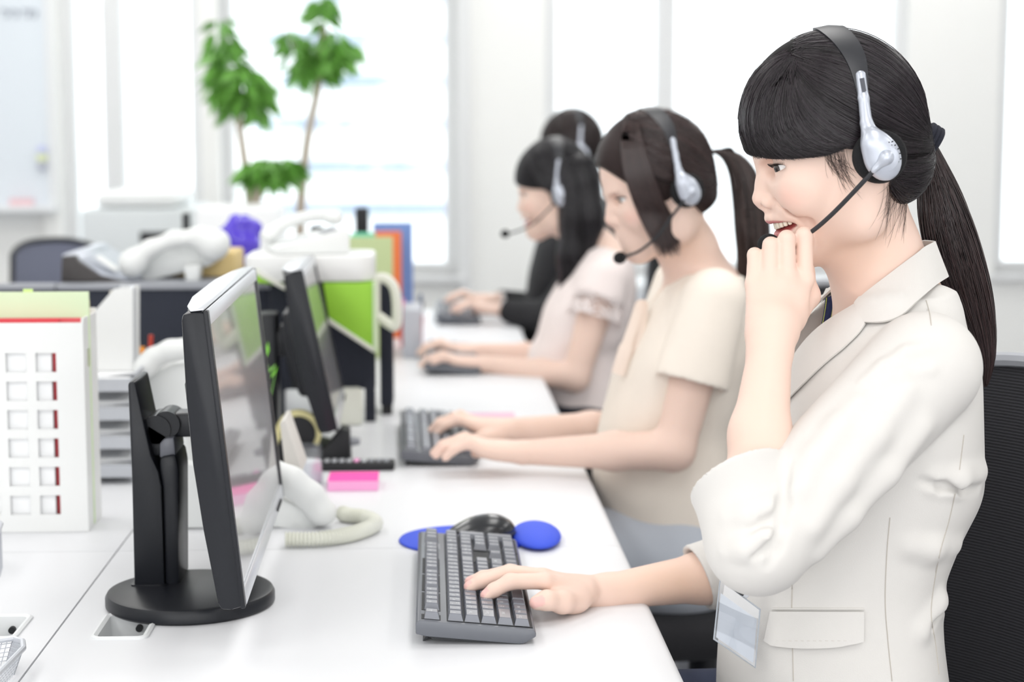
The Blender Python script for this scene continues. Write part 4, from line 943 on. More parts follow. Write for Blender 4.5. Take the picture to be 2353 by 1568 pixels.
def head_solid(mouth=True):
    s = SDF()
    s.ell(hl(1918, 284), (.094, .070, .094))
    s.ell(hl(1868, 412), (.046, .055, .058), k=.03)
    for e in (1, -1):
        s.ell(hl(1842, 442, .036 * e), (.021, .021, .024), k=.024)                      # cheek
        s.cone(hl(1856, 560), hl(1975, 492, .050 * e), .019, .020, .03)                 # jaw
        s.cone(hl(1975, 492, .050 * e), hl(1985, 400, .060 * e), .019, .016, .03)
        s.ell(hl(1764, 366, .022 * e), (.010, .018, .006), k=.014)                      # brow
    s.ell(hl(1850, 568), (.0195, .021, .0165), k=.02)                                    # chin
    s.ell(hl(1822, 502), (.0225, .0265, .026), k=.016)                                   # muzzle
    for e in (1, -1): s.ell(hl(1770, 386, .030 * e), (.014, .018, .011), k=.012, op='-')  # eye hollow
    for e in (1, -1): s.ell(EYE(e), (.0136, .0142, .0134), k=.006)                        # lids over the ball
    s.chain([hl(1766, 388), hl(1759, 425), hl(1754, 453)], [.0066, .0074, .0088], .011)   # nose
    s.ell(hl(1752, 457), (.0092, .0096, .0084), k=.005)
    for e in (1, -1):
        s.ell(hl(1770, 463, .0126 * e), (.0090, .0064, .0078), k=.0025)
        s.ell(hl(1762, 477, .0066 * e), (.0052, .0030, .0034), k=.003, op='-')
    s.cone(hl(1757, 474), hl(1772, 483), .0045, .0055, .006)
    if mouth:
        for e in (1, -1):
            s.chain([hl(1788, 462, .0235 * e), hl(1818, 478, .0345 * e), hl(1852, 500, .0400 * e), hl(1862, 520, .0405 * e)], [.0008, .0018, .0020, .0006], .010, '-')   # smile fold
        s.ell(hl(1826, 514), (.0300, .0320, .0095), k=.003, op='-')
        s.ell(hl(1856, 512), (.0285, .0270, .016), k=.002)
        for arc, r in ((LIPU, .0052), (LIPL, .0048)):
            pts = sym(arc); n = len(pts)
            s.chain(pts, [r * (.40 + .60 * math.sin(math.pi * i / (n - 1)) ** .6) for i in range(n)], .004)
    else:
        for arc, r in zip(LIPC, (.0046, .0052)):
            pts = sym(arc); s.chain(pts, [r * .4, r * .85, r, r * .85, r * .4], .005)
    for e in (1, -1):
        g, o, u = eye_axes(e); c0 = V3(EYE(e)); B = np.stack([g, o, u], 1).astype(np.float32)
        def lidgap(Q, c0=c0, B=B):
            q = (Q - c0) @ B; r = np.linalg.norm(q, axis=1) + 1e-9; az = np.arctan2(q[:, 1], q[:, 0]) / R(64); el = np.arcsin(np.clip(q[:, 2] / r, -1, 1)); el = np.where(el > 0, el / R(19), el / R(14))
            return (np.sqrt(az * az + el * el) - 1) * R(20) * np.maximum(r, .006)
        s.fn(lidgap, c0 + .006 * g, .0125, .0012, '-')
    for e in (1, -1):
        s.ell(hl(1998, 362, .0690 * e), (.016, .007, .029), k=.006); s.ell(hl(1994, 408, .068 * e), (.009, .006, .011), k=.008)
    return s
def skin_tint(sdfs):
    """per-point colour of the skin: lips, cheeks and nails where the head and finger positions put them"""
    def f(v):
        c = np.tile(SKIN, (len(v), 1)).astype(np.float32)
        def blend(w, col): c[:] = c * (1 - w[:, None]) + w[:, None] * np.array(col, np.float32)
        for (kind, C, A, data) in sdfs:
            if kind == 'head':
                q = ((v - V3(C)) @ np.array(A, np.float32)) / data['s']
                for e in (1, -1):
                    d = np.linalg.norm((q - hl(1828, 440, .046 * e)) / (.026, .022, .020), axis=1); blend(np.clip(1 - d, 0, 1) * .75, BLUSH)
                if data.get('mouth', True):
                    rr = np.array((.0300, .0320, .0095)); m = q - hl(1826, 514); k0 = np.linalg.norm(m / rr, axis=1); d = k0 * (k0 - 1) / (np.linalg.norm(m / rr ** 2, axis=1) + 1e-9)
                    front = np.clip((q[:, 0] - .050) / .004, 0, 1) * np.clip((.0310 - np.abs(q[:, 1])) / .006, 0, 1)
                    wid = np.where(m[:, 2] > 0, .0052, .0058) * np.clip(1.15 - np.abs(q[:, 1]) / .034, .2, 1)
                    blend(np.clip((wid - d) / .0012 + .5, 0, 1) * (d > -.004) * front * .85, LIP)
                    blend(np.clip(-(d + .0012) / .0015, 0, 1) * (np.linalg.norm(q - hl(1826, 514), axis=1) < .04), srgb(150, 66, 64))
                else:
                    for P, r in data['lips']:
                        d = np.min([np.linalg.norm(q - p, axis=1) for p in P], axis=0); blend(np.clip((r - d) / .0012 + .5, 0, 1) * .9, LIP)
                n = np.linalg.norm((q - hl(1745, 460)) / (.010, .012, .012), axis=1); blend(np.clip(1 - n, 0, 1) * .35, BLUSH)
            elif kind == 'nail':
                B = np.array(A, np.float32); q = (v - V3(C)) @ B
                w = (np.abs(q[:, 0]) < data[0]) & (np.abs(q[:, 1]) < data[1]) & (q[:, 2] > 0.0) & (np.linalg.norm(q, axis=1) < .016); blend(w * .9, NAIL)
            elif kind == 'warm':
                d = np.linalg.norm((v - V3(C)) / np.array(A, np.float32), axis=1); blend(np.clip(1 - d, 0, 1) * data, WARM)
        return c
    return f
def lips_of(mouth=True):
    def dense(P, n=7): return [V3(p) for p in crom(P, n)]
    if mouth: return [(dense(sym(LIPU)), .0060), (dense(sym(LIPL)), .0058)]
    return [(dense(sym(LIPC[0])), .0048), (dense(sym(LIPC[1])), .0055)]
def eyes(parent, C, A, s=1.0, gaze=(1.0, 0.42, -0.06), lashes=True):
    A_ = np.array(A)
    for e in (1, -1):
        c = V3(C) + A_ @ (EYE(e) * s); g = Vector(A_ @ np.array(gaze)).normalized()
        R3 = g.to_track_quat('Z', 'Y').to_matrix(); r = ER * s
        b = MB(); prof = lambda a0, a1, n: [(r * math.sin(R(a0 + (a1 - a0) * k / n)), r * math.cos(R(a0 + (a1 - a0) * k / n))) for k in range(n + 1)]
        b.mi = 0; b.lathe(prof(33, 178, 16), c, 28, R3); b.mi = 1; b.lathe([(x * 1.004, z + .0005 * s) for x, z in prof(14, 34, 4)], c, 28, R3); b.mi = 2; b.lathe([(x, z + .0006 * s) for x, z in prof(1, 15, 3)], c, 28, R3)
        b.out('eyeball', [M_eye_w, M_iris, M_pupil], parent, 60)
        if not lashes: continue
        lb = MB(); W = lambda p: V3(C) + A_ @ (p * s)
        edge = lambda t: (R(64) * t, R(19) * math.sqrt(max(0, 1 - t * t)) + R(1.5))
        for k in range(26):
            t = -.95 + 1.9 * k / 25; az, el = edge(t); d = eye_dir(e, az, el); g_, o_, u_ = eye_axes(e); out = eye_dir(e, az * 1.1, 0)
            base = EYE(e) + d * .0136; ln = .8 + .4 * max(0, t)
            pts = [base, base + out * .0022 * ln - u_ * .0003, base + out * .0046 * ln + u_ * .0008, base + out * .0062 * ln + u_ * .0028]
            lb.tube([W(p) for p in pts], [.00036 * s, .00032 * s, .00022 * s, .0001 * s], 4)
        lb.tube([W(EYE(e) + eye_dir(e, *edge(-.98 + 1.98 * k / 18)) * .0137) for k in range(19)], [(.0004 + .0005 * math.sin(math.pi * k / 18)) * s for k in range(19)], 6)
        lb.out('eyelashes', M_lash, parent)
def trace(sdf, uv, off=0.0, t0=1.35, it=70):
    """points where the sight lines of photo pixels meet a solid"""
    D = np.array([ray(u, v).normalized() for u, v in uv], np.float32); t = np.full(len(D), t0, np.float32); c = V3(CAM)
    for _ in range(it):
        d = sdf.ev(c + D * t[:, None], True) - off; t += np.clip(d, -.05, .05) * .8
    return c + D * t[:, None]
def strand_mesh(name, paths, rad, parent, tints, m, nside=3):
    """many thin hairs in one mesh; paths (n, k, 3)"""
    P = np.array(paths, np.float32); n, k, _ = P.shape; T = np.gradient(P, axis=1); T /= np.linalg.norm(T, axis=2, keepdims=True) + 1e-9
    a = np.where(np.abs(T[..., 2:3]) < .9, np.array((0, 0, 1.0)), np.array((1.0, 0, 0))); U = np.cross(T, a); U /= np.linalg.norm(U, axis=2, keepdims=True) + 1e-9; Wv = np.cross(T, U)
    taper = np.ones(k) ; taper[-max(2, k // 4):] = np.linspace(1, .25, max(2, k // 4)); r = np.array(rad).reshape(-1, 1) * taper[None]
    V = np.stack([P + (U * math.cos(2 * math.pi * j / nside) + Wv * math.sin(2 * math.pi * j / nside)) * r[..., None] for j in range(nside)], 2)   # n,k,ns,3
    idx = np.arange(n * k * nside).reshape(n, k, nside); f = []
    for j in range(nside): f.append(np.stack([idx[:, :-1, j], idx[:, :-1, (j + 1) % nside], idx[:, 1:, (j + 1) % nside], idx[:, 1:, j]], -1).reshape(-1, 4))
    col = np.repeat(np.array(tints, np.float32), k * nside, 0)
    return put(name, np_mesh(name, V.reshape(-1, 3), np.concatenate(f), True, col), m, parent)
def hair_tints(n, base, var=.35):
    b = np.array(srgb(*base)); return b[None] * (1 + var * rng.normal(size=(n, 1))).clip(.45, 2.2)
def const_tint(c): return lambda v: np.tile(np.array(c, np.float32), (len(v), 1))
def torso_fn(rows, cy):
    z = np.array([r[0] for r in rows][::-1]); cx = np.array([r[1] for r in rows][::-1]); hd = np.array([r[2] for r in rows][::-1]); hw = np.array([r[3] for r in rows][::-1]); yy = np.array([(r[4] if len(r) > 4 else cy) for r in rows][::-1])
    zz = np.linspace(z[0], z[-1], 200)
    def sm(v):
        w = np.interp(zz, z, v); k = np.hanning(29); k /= k.sum(); return np.convolve(np.pad(w, 14, 'edge'), k, 'valid')
    CX, HD, HW, CY = sm(cx), sm(hd), sm(hw), sm(yy)
    def fn(P):
        x0, a, b, y0 = (np.interp(P[:, 2], zz, q) for q in (CX, HD, HW, CY)); p = 2.35
        q = (np.abs((P[:, 0] - x0) / a) ** p + np.abs((P[:, 1] - y0) / b) ** p) ** (1 / p)
        d = (q - 1) * np.minimum(a, b) * .92
        return np.maximum(np.maximum(d, P[:, 2] - z[-1]), z[0] - P[:, 2])
    return fn, ((cx.mean(), cy, (z[0] + z[-1]) / 2), float(max(hw.max(), hd.max()) + (z[-1] - z[0]) / 2))
# ------------------------------------------------------------------ the woman in the ivory blazer
YH = 1.905; CY = 1.92
lead = thing('person', 'woman in an ivory blazer with a ponytail, one hand raised to her headset microphone', 'person', (.50, CY, 0), 'headset operators')
hc = at(HC[0], HC[1], YH); HA = frame(-12.8 + 6.0, 15.0)
body = SDF(); xmerge(body, head_solid(), hc, HA)
P = lambda u, v, Y: V3(at(u, v, Y))
# neck and chest
body.cone(P(1985, 470, 1.915), P(2012, 600, 1.92), .046, .047, .03)
body.cone(P(2012, 600, 1.92), P(2042, 700, 1.92), .047, .050, .03)
body.cone(P(2045, 700, 1.92) , (.508, 1.80, 1.046), .040, .034, .04); body.cone(P(2045, 700, 1.92), (.508, 2.04, 1.046), .040, .034, .04)
T_rows = [(1.11, .528, .048, .085), (1.07, .518, .067, .128), (1.03, .507, .084, .148), (.97, .490, .101, .155), (.88, .47, .104, .140), (.78, .458, .104, .128), (.70, .456, .114, .14), (.58, .47, .108, .145), (.47, .48, .085, .12)]
tf, tb = torso_fn(T_rows, CY); body.fn(tf, *tb, k=.03)
neck_sdf = SDF(); neck_sdf.ops = list(body.ops)
# her left arm, raised to the microphone
sh, el, wr = P(2124, 846, 1.782), P(1742, 1246, 1.70), P(1770, 800, 1.795)
body.cone(sh, el, .042, .036, .03); body.chain([el, P(1742, 1110, 1.725), P(1746, 1000, 1.75), wr], [.034, .0325, .0300, .0225], .015)
body.cone(wr, P(1776, 742, 1.81), .0222, .0245, .012)
nails = []
def digits(spec, k=.006):
    for pts, rad in spec: body.chain([P(*p) for p in pts], rad, k)
yk = 1.838
kn = [(1735, 652, yk + .004), (1769, 640, yk), (1808, 634, yk), (1848, 641, yk + .006)]
cw = [(1752, 762, 1.808), (1765, 758, 1.804), (1782, 758, 1.804), (1800, 762, 1.812)]
for a, b_ in zip(kn, cw): body.cone(P(*a), P(*b_), .0104, .0165, .012)
body.ell(P(1790, 705, 1.832), (.028, .014, .030), k=.012)
pip = [(1734, 586, yk + .012), (1771, 563, yk + .006), (1808, 548, yk + .006), (1848, 541, yk + .012)]
rr_ = [.0078, .0085, .0088, .0090]
for a, b_, r in zip(kn, pip, rr_):
    body.cone(P(*a), P(*b_), .0100, r, .003)
    body.ell(P(a[0], a[1] + 4, a[2] - .002), (.0088, .0080, .0085), k=.006)
    d1 = (b_[0] + 3, b_[1] + 12, b_[2] + .022); d2 = (b_[0] + 8, b_[1] + 42, b_[2] + .030)
    body.chain([P(*b_), P(*d1), P(*d2)], [r, r * .9, r * .78], .003)
body.chain([P(1818, 735, 1.83), P(1856, 680, 1.868), P(1846, 625, 1.880), P(1822, 585, 1.884)], [.0150, .0125, .0108, .0088], .008)      # thumb behind the fingers
# her right arm on the desk
sr, er, wrr = V3((.497, 2.06, 1.055)), P(1800, 1280, 2.16), P(1392, 1361, 2.105)
body.cone(sr, er, .042, .036, .03); body.chain([er, P(1620, 1327, 2.13), wrr], [.034, .0315, .0215], .015)
body.cone(wrr, P(1330, 1362, 2.085), .0212, .020, .012)
mc = [(1252, 1336, 2.040), (1246, 1326, 2.062), (1250, 1326, 2.084), (1262, 1332, 2.106)]
wc = [(1340, 1366, 2.070), (1340, 1356, 2.080), (1342, 1356, 2.095), (1346, 1362, 2.108)]
for a, b_ in zip(mc, wc): body.cone(P(*a), P(*b_), .0102, .0148, .010)
fing = [[(1252, 1336, 2.040), (1172, 1337, 2.030), (1135, 1357, 2.024), (1117, 1369, 2.021)], [(1246, 1326, 2.062), (1165, 1319, 2.058), (1106, 1336, 2.054), (1079, 1349, 2.052)],
        [(1250, 1326, 2.084), (1172, 1315, 2.084), (1110, 1328, 2.082), (1080, 1338, 2.080)], [(1262, 1332, 2.106), (1200, 1320, 2.112), (1160, 1332, 2.114), (1134, 1340, 2.114)]]
for f_, r0 in zip(fing, (.0102, .0104, .0100, .009)):
    body.chain([P(*p) for p in f_], [r0, r0 * .94, r0 * .84, r0 * .72], .004)
thumb = [(1322, 1378, 2.058), (1292, 1384, 2.030), (1256, 1380, 2.014), (1232, 1386, 2.008)]
body.chain([P(*p) for p in thumb], [.0170, .0130, .0108, .0086], .009)
body.ell(P(1305, 1384, 2.056), (.024, .018, .011), k=.010)
# thighs under the desk
for ys, kx in ((1.83, .02), (2.02, .02)):
    body.cone((.46, ys, .555), (kx, ys + .01, .575), .088, .062, .05); body.cone((kx, ys + .01, .575), (kx + .02, ys + .01, .08), .055, .04, .03); body.cone((kx + .03, ys + .01, .05), (kx - .14, ys + .01, .035), .035, .028, .03)
def nail_at(tip, prev, up, w=.0052, l=.0062):
    t = V3(tip) - V3(prev); t /= np.linalg.norm(t); u = np.array(up, float); u = u - t * (u @ t); u /= np.linalg.norm(u); s_ = np.cross(t, u)
    nails.append(('nail', V3(tip) + t * .001, np.stack([s_, t, u], 1), (w, l)))
nail_at(P(*fing[0][3]), P(*fing[0][2]), (0, -.2, 1)); nail_at(P(*fing[1][3]), P(*fing[1][2]), (0, -.2, 1)); nail_at(P(*fing[2][3]), P(*fing[2][2]), (0, -.2, 1))
nail_at(P(*thumb[3]), P(*thumb[2]), (0, -1, .45), .0062, .0075)
tint = skin_tint([('head', hc, HA, {'s': 1.0, 'lips': lips_of()})] + nails + [('warm', P(1960, 560, 1.89), (.06, .06, .06), .35), ('warm', P(1560, 1340, 2.1), (.10, .06, .04), .4)])
solid('body', body, (.0 - .16, 1.62, .0), (.66, 2.24, 1.44), .0021, M_skin, lead, tint, 1)
eyes(lead, hc, HA)
def HW(u, v, c=0.0): return V3(hc) + HA @ hl(u, v, c)
# teeth along the arch
tb_ = MB()
for k in range(-5, 6):
    th = k * .25; pt = hl(1831, 511) + np.array((.0212 * math.cos(th), .0255 * math.sin(th), .0010 + .0004 * abs(k))); nrm = Vector(HA @ np.array((math.cos(th), math.sin(th), 0)))
    upv = Vector(HA[:, 2]); q = Matrix((nrm, upv.cross(nrm), upv)).transposed(); w = .0076 if k == 0 else (.0062 if abs(k) < 3 else .0056)
    tb_.box(V3(hc) + HA @ pt, (.0045, w * .84, .0082 - .0004 * abs(k)), q, .0016, 2)
tb_.out('teeth', M_teeth, lead)

# hair shell: cap, fringe, nape
hair = SDF(); 
hair.ell(hl(1913, 281), (.1012, .0815, .1008)); hair.ell(hl(2062, 378), (.036, .052, .040), k=.03)

hb = SDF(); xmerge(hb, hair, hc, HA)
cut = SDF()
cut.rbox(hl(1805, 492), (.110, .2, .062), .02, None, k=.004)
# open the shell over the face: below the fringe line and before the ear
face_cut = SDF(); face_cut.ops = []
def cutfn(Q):
    q = (Q - V3(hc)) @ np.array(HA, np.float32)
    du = -(math.cos(PH) * q[:, 0] + math.sin(PH) * q[:, 2]) ; dv = math.sin(PH) * q[:, 0] - math.cos(PH) * q[:, 2]
    u = HC[0] + du * SP; v = HC[1] + dv * SP
    line = np.interp(u, [1600, 1732, 1765, 1815, 1864, 1899, 1941, 1975, 2010, 2045, 2075, 2110, 2200], [350, 358, 365, 364, 360, 352, 333, 350, 385, 425, 450, 425, 350])
    return (line - v) / SP * .8
hb.fn(cutfn, (0, 0, 0), 1e3, .006, '-')
inner = SDF(); xmerge(inner, SDF().ell(hl(1918, 284), (.088, .064, .088)), hc, HA)
solid('hair', hb, V3(hc) - .16, V3(hc) + .16, .0032, M_hbase, lead, None, 2)
def ell_c(u, v, grow=1.0):
    q = 1 - ((u - 1913) / 212.5) ** 2 - ((v - 281) / 211.5) ** 2
    return .0815 * math.sqrt(max(q, 0.0)) * grow
def lay(paths_uvc, off=.0008, jit=.0005):
    """bend hairs given as (u, v, c) onto the hair surface"""
    n, k = len(paths_uvc), len(paths_uvc[0]); Q = np.array([[HW(*p) for p in s_] for s_ in paths_uvc], np.float32).reshape(-1, 3)
    o = np.repeat(np.abs(rng.normal(size=n)) * jit + off * rng.uniform(.2, 1.6, n), k)
    base = SDF(); xmerge(base, hair, hc, HA)
    for _ in range(4):
        d = base.ev(Q, True); Q = Q - base.grad(Q) * np.clip(d - o, -.03, .03)[:, None] * .9
    return Q.reshape(n, k, 3)
def curve_px(pts, n=16):
    P_ = np.array(pts, float); t = np.linspace(0, 1, n)[:, None]
    if len(P_) == 3: return (1 - t) ** 2 * P_[0] + 2 * t * (1 - t) * P_[1] + t * t * P_[2]
    return (1 - t) ** 3 * P_[0] + 3 * t * (1 - t) ** 2 * P_[1] + 3 * t * t * (1 - t) * P_[2] + t ** 3 * P_[3]
def sided(uv, side): return [(u, v, side * ell_c(u, v)) for u, v in uv]
S = []
def fam(keys, a):
    ks = sorted(keys); K = np.array([keys[k] for k in ks], float); return np.stack([[np.interp(a, ks, K[:, i, j]) for j in (0, 1)] for i in range(4)])
SWEEP = {0: [(1826, 98), (1930, 36), (2115, 118), (2131, 312)], .25: [(1822, 122), (1905, 90), (2090, 170), (2130, 318)], .5: [(1816, 146), (1880, 165), (2055, 235), (2128, 326)], .8: [(1812, 150), (1830, 260), (1995, 325), (2126, 338)], 1: [(1812, 150), (1800, 290), (1960, 352), (2122, 350)]}
FRINGE = {0: [(1800, 128), (1728, 140), (1666, 270), (1732, 357)], .15: [(1806, 138), (1740, 170), (1680, 290), (1746, 363)], .4: [(1810, 145), (1758, 205), (1720, 330), (1815, 364)], .7: [(1812, 148), (1775, 240), (1780, 352), (1890, 354)], 1: [(1812, 150), (1795, 265), (1850, 350), (1952, 326)]}
for i in range(3300):                                   # swept back to the tie
    side = 1 if i % 3 else -1; K = fam(SWEEP, rng.uniform(0, 1) ** 1.1); K[1:3] += rng.normal(0, 5, 2); K[0] += rng.normal(0, 4, 2) ; K[3] += rng.normal(0, 4, 2)
    S.append(sided(curve_px(K, 20), side))
for i in range(2600):                                   # fringe, combed from the crown over the brow to the temple
    side = 1 if i % 3 else -1; a = rng.uniform(0, 1); K = fam(FRINGE, a); K[1:3] += rng.normal(0, 5, 2); K[0] += rng.normal(0, 4, 2); up = rng.uniform(0, 1) ** 3
    K[3] += (rng.normal(0, 5) - 6 * up, -45 * up * (1 - .4 * a) + rng.normal(0, 1.6)); S.append(sided(curve_px(K, 20), side))
MID = {0: FRINGE[1], 1: SWEEP[1]}
for i in range(1100):                                   # between the fringe and the swept part
    side = 1 if i % 3 else -1; K = fam(MID, rng.uniform(0, 1)); K[1:3] += rng.normal(0, 6, 2); K[0] += rng.normal(0, 5, 2); S.append(sided(curve_px(K, 20), side))
for i in range(900):                                    # under layer from temple and nape
    side = 1 if i % 3 else -1; a = rng.uniform(0, 1); p0 = (1960 + 110 * a + rng.normal(0, 6), 345 + 95 * a + rng.normal(0, 4)); p3 = (2122 + rng.normal(0, 5), 345 + rng.normal(0, 11))
    S.append(sided(curve_px([p0, (p0[0] + 60, p0[1] + 10 + 18 * a), (2108, 392), p3], 20), side))
paths = lay(S)
strand_mesh('hair_locks', paths, rng.uniform(.00022, .00055, len(paths)), lead, hair_tints(len(paths), (33, 26, 31), .65), M_hair)
# loose hairs at the temple and the nape, laid over the skin
W_ = []
for i in range(60):
    a = rng.uniform(0, 1); p0 = (1892 + 52 * a, 346 + 10 * rng.normal()); L_ = rng.uniform(45, 110) * (.6 + .4 * a); x = rng.normal(0, 12)
    W_.append(curve_px([p0, (p0[0] + 2, p0[1] + L_ * .4), (p0[0] + 12 + x * .5, p0[1] + L_ * .75), (p0[0] + 30 + x, p0[1] + L_)], 12))
for i in range(60):
    a = rng.uniform(0, 1) ** .7; p0 = (2030 + 66 * a, 418 + 14 * rng.normal()); L_ = rng.uniform(40, 140); x = rng.normal(-14, 14)
    W_.append(curve_px([p0, (p0[0] + 3, p0[1] + L_ * .4), (p0[0] + x * .4, p0[1] + L_ * .75), (p0[0] + x, p0[1] + L_)], 12))
W_ = np.array(W_, np.float32); sh_ = (*W_.shape[:2], 3); Q = trace(body, W_.reshape(-1, 2), .0010)
ok_ = (np.linalg.norm(Q.reshape(sh_) - V3(hc), axis=2).max(1) < .22); Q = Q.reshape(sh_)[ok_]; sh_ = Q.shape
strand_mesh('loose_hairs', Q.reshape(sh_), rng.uniform(.0001, .0002, sh_[0]), lead, hair_tints(sh_[0], (66, 50, 46), .3), M_hair)
# ponytail
pt_c = [(2132, 330, 16), (2146, 385, 34), (2160, 450, 54), (2176, 520, 66), (2196, 590, 68), (2218, 660, 62), (2240, 730, 50), (2258, 800, 33), (2265, 850, 18), (2264, 886, 5)]
YP = 1.955
cl_ = np.array([(*V3(at(u, v, YP - .0 + .0)), r * YP / F) for u, v, r in pt_c]); tt = np.linspace(0, 1, len(cl_))
def pony(center, n, base, seg=26, flat=1.0, wav=.0015, lead_=lead, hm=M_hair, rr=(.0003, .0007)):
    ts = np.linspace(0, 1, seg); fine = np.stack([np.interp(ts, np.linspace(0, 1, len(center)), center[:, k]) for k in range(4)], 1)
    for _ in range(2): fine[1:-1] = fine[1:-1] * .5 + .25 * (fine[:-2] + fine[2:])
    out = []
    for i in range(n):
        a = rng.uniform(0, 2 * math.pi); r = math.sqrt(rng.uniform(.15, 1)); ph = rng.uniform(0, 6.28); e = rng.uniform(.80, 1.0) if rng.uniform() < .6 else 1.0
        idx = np.linspace(0, (seg - 1) * e, seg); f_ = np.stack([np.interp(idx, np.arange(seg), fine[:, k]) for k in range(4)], 1)
        a_t = a + .3 * np.sin(ts * 3 + ph)
        out.append(np.stack([f_[:, 0] + f_[:, 3] * r * np.cos(a_t) * .96 + wav * np.sin(ts * 7 + ph), f_[:, 1] + f_[:, 3] * r * np.sin(a_t) * .7 * flat, f_[:, 2] + wav * np.cos(ts * 6 + ph)], 1))
    core = SDF(); core.chain([c[:3] for c in center], [max(.002, c[3] * .45) for c in center], .01)
    lo = center[:, :3].min(0) - .06; hi = center[:, :3].max(0) + .06
    solid('ponytail', core, lo, hi, .004, M_hbase, lead_, None, 1)
    return strand_mesh('ponytail_locks', out, rng.uniform(rr[0], rr[1], n), lead_, hair_tints(n, base, .4), hm)
pony(cl_, 2600, (52, 36, 36))
tie = MB(); tc_ = Vector(at(2134, 325, YP - .004))
for k in range(3):
    ax = Vector((.85, 0, -.52)).normalized(); u_ = ax.cross(Vector((0, 1, 0))).normalized(); o_ = ax * (-.005 + .0052 * k)
    tie.tube([tc_ + o_ + u_ * (.0175 * math.cos(R(12 * j))) + Vector((0, 1, 0)) * (.017 * math.sin(R(12 * j))) for j in range(30)], .0036, 8, closed=True)
tie.out('hair_tie', mat('navy_hair_tie', srgb(34, 36, 48), 0.9, bump=(700, .5)), lead)
# ------------------------------------------------------------------ blazer
def nest(dst, sub, c, r, k=.01): return dst.fn(lambda Q: sub.ev(Q, True), c, r, k)
jk = SDF(); OFF = .013
J_rows = [(1.118, .508, .056, .080), (1.085, .506, .084, .132), (1.05, .501, .103, .160), (.985, .490, .117, .172), (.935, .488, .124, .162), (.900, .484, .131, .156), (.865, .474, .121, .150), (.80, .455, .116, .146), (.74, .452, .121, .152), (.68, .455, .127, .160), (.60, .462, .134, .172), (.54, .468, .138, .178)]
jf, jb = torso_fn(J_rows, CY); jk.fn(jf, *jb, k=.02)
for ys in (1.795, 2.045): jk.cone((.509, CY + (ys - CY) * .40, 1.092), (.503, ys, 1.050), .036, .048, .03)
jk.half(P(2100, 560, 1.92), (0.10, 0, -1), .004) if False else None
jkt = SDF(); jkt.ops = list(jk.ops)
slv = SDF(); slv.cone(sh, el, .0595, .0530, .02)
fore = SDF(); cuffc = P(1697, 1098, 1.728); fdir = V3(RGT) * -.444 + V3(UPV) * .896
fore.cone(el, cuffc, .0530, .0500, .02); fore.cone(cuffc, cuffc + fdir * .08, .0500, .055, .01)
fold_c = cuffc - fdir * .052
band = SDF(); band.cone(fold_c, cuffc + fdir * .06, .0525, .0560, .004); band.half(fold_c, fdir, .002)
nest(fore, band, cuffc, .12, .002)
VD = V3((at(1700, 1100, 1.73) - CAM).normalized()); fcut = fdir + VD * .5
fore.half(cuffc, -fcut, .002)
fore.cone(cuffc - fdir * .030, cuffc + fdir * .08, .040, .0515, .004, '-')
nest(slv, fore, (el + cuffc) / 2, .17, .006)
# creases where the sleeve bends
def ridge(sdf, base, px, r, off, k, op='+'):
    pts = trace(base, px, off); n = len(px)
    sdf.chain([V3(p) for p in pts], [max(.0006, r * math.sin(math.pi * (i + .35) / (n - .3))) for i in range(n)], k, op)
slv0 = SDF(); slv0.ops = list(slv.ops)
for px, r in (([(1795, 1140), (1762, 1168), (1715, 1185), (1675, 1192)], .0070), ([(1793, 1190), (1760, 1232), (1712, 1262), (1672, 1270)], .0075)):
    ridge(slv, slv0, px, r, -.0046, .014)
for px, r in (([(1814, 1066), (1806, 1105), (1801, 1155), (1796, 1210), (1786, 1258), (1764, 1302)], .0055), ([(1797, 1168), (1762, 1200), (1720, 1222)], .0030), ([(1792, 1222), (1766, 1258), (1732, 1280)], .0026)):
    ridge(slv, slv0, px, r, .0008, .008, '-')
for px, r in (([(1975, 930), (1930, 985), (1880, 1050), (1845, 1120)], .004), ([(2080, 900), (2010, 1000), (1930, 1110), (1870, 1210)], .004), ([(2120, 985), (2040, 1090), (1950, 1190), (1880, 1270)], .004)):
    ridge(slv, slv0, px, r, -.0026, .024)
for px, r in (([(2133, 800), (2085, 812), (2030, 845), (1985, 880)], .0042), ([(2140, 850), (2070, 862), (2010, 885)], .0032)):
    ridge(slv, slv0, px, r, -.0016, .012)
nest(jk, slv, (sh + el) / 2 + V3((-.02, 0, -.02)), .30, .003)
slr = SDF(); cr = P(1604, 1328, 2.13); rd = V3(wrr) - cr; rd /= np.linalg.norm(rd)
rd2 = rd + V3(UPV) * -.25; rd2 /= np.linalg.norm(rd2)
slr.cone(sr, er, .058, .054, .02); slr.cone(er, cr, .054, .043, .02); slr.cone(cr, cr + rd * .05, .043, .042, .0)
slr.half(cr, -rd2, .002); slr.cone(cr - rd * .02, cr + rd * .08, .035, .040, .002, '-')
nest(jk, slr, (sr + er) / 2, .32, .012)
jk0 = SDF(); jk0.ops = list(jk.ops)
# body creases: armhole, side, back
for px, r in (([(2250, 1085), (2200, 1104), (2150, 1106)], .005), ([(2185, 1345), (2150, 1385), (2115, 1450)], .005), ([(2190, 1255), (2140, 1262), (2090, 1256)], .003)):
    ridge(jk, jk0, px, r * .8, -.0026, .024)
ridge(jk, jk0, [(2120, 1108), (2165, 1118), (2215, 1124), (2250, 1122)], .0032, .0008, .010, '-')
ridge(jk, jk0, [(2190, 1350), (2165, 1390), (2140, 1440)], .0030, .0008, .012, '-')
jk.cone((.548, CY - .055, 1.106), (.548, CY + .055, 1.106), .026, .026, .03)
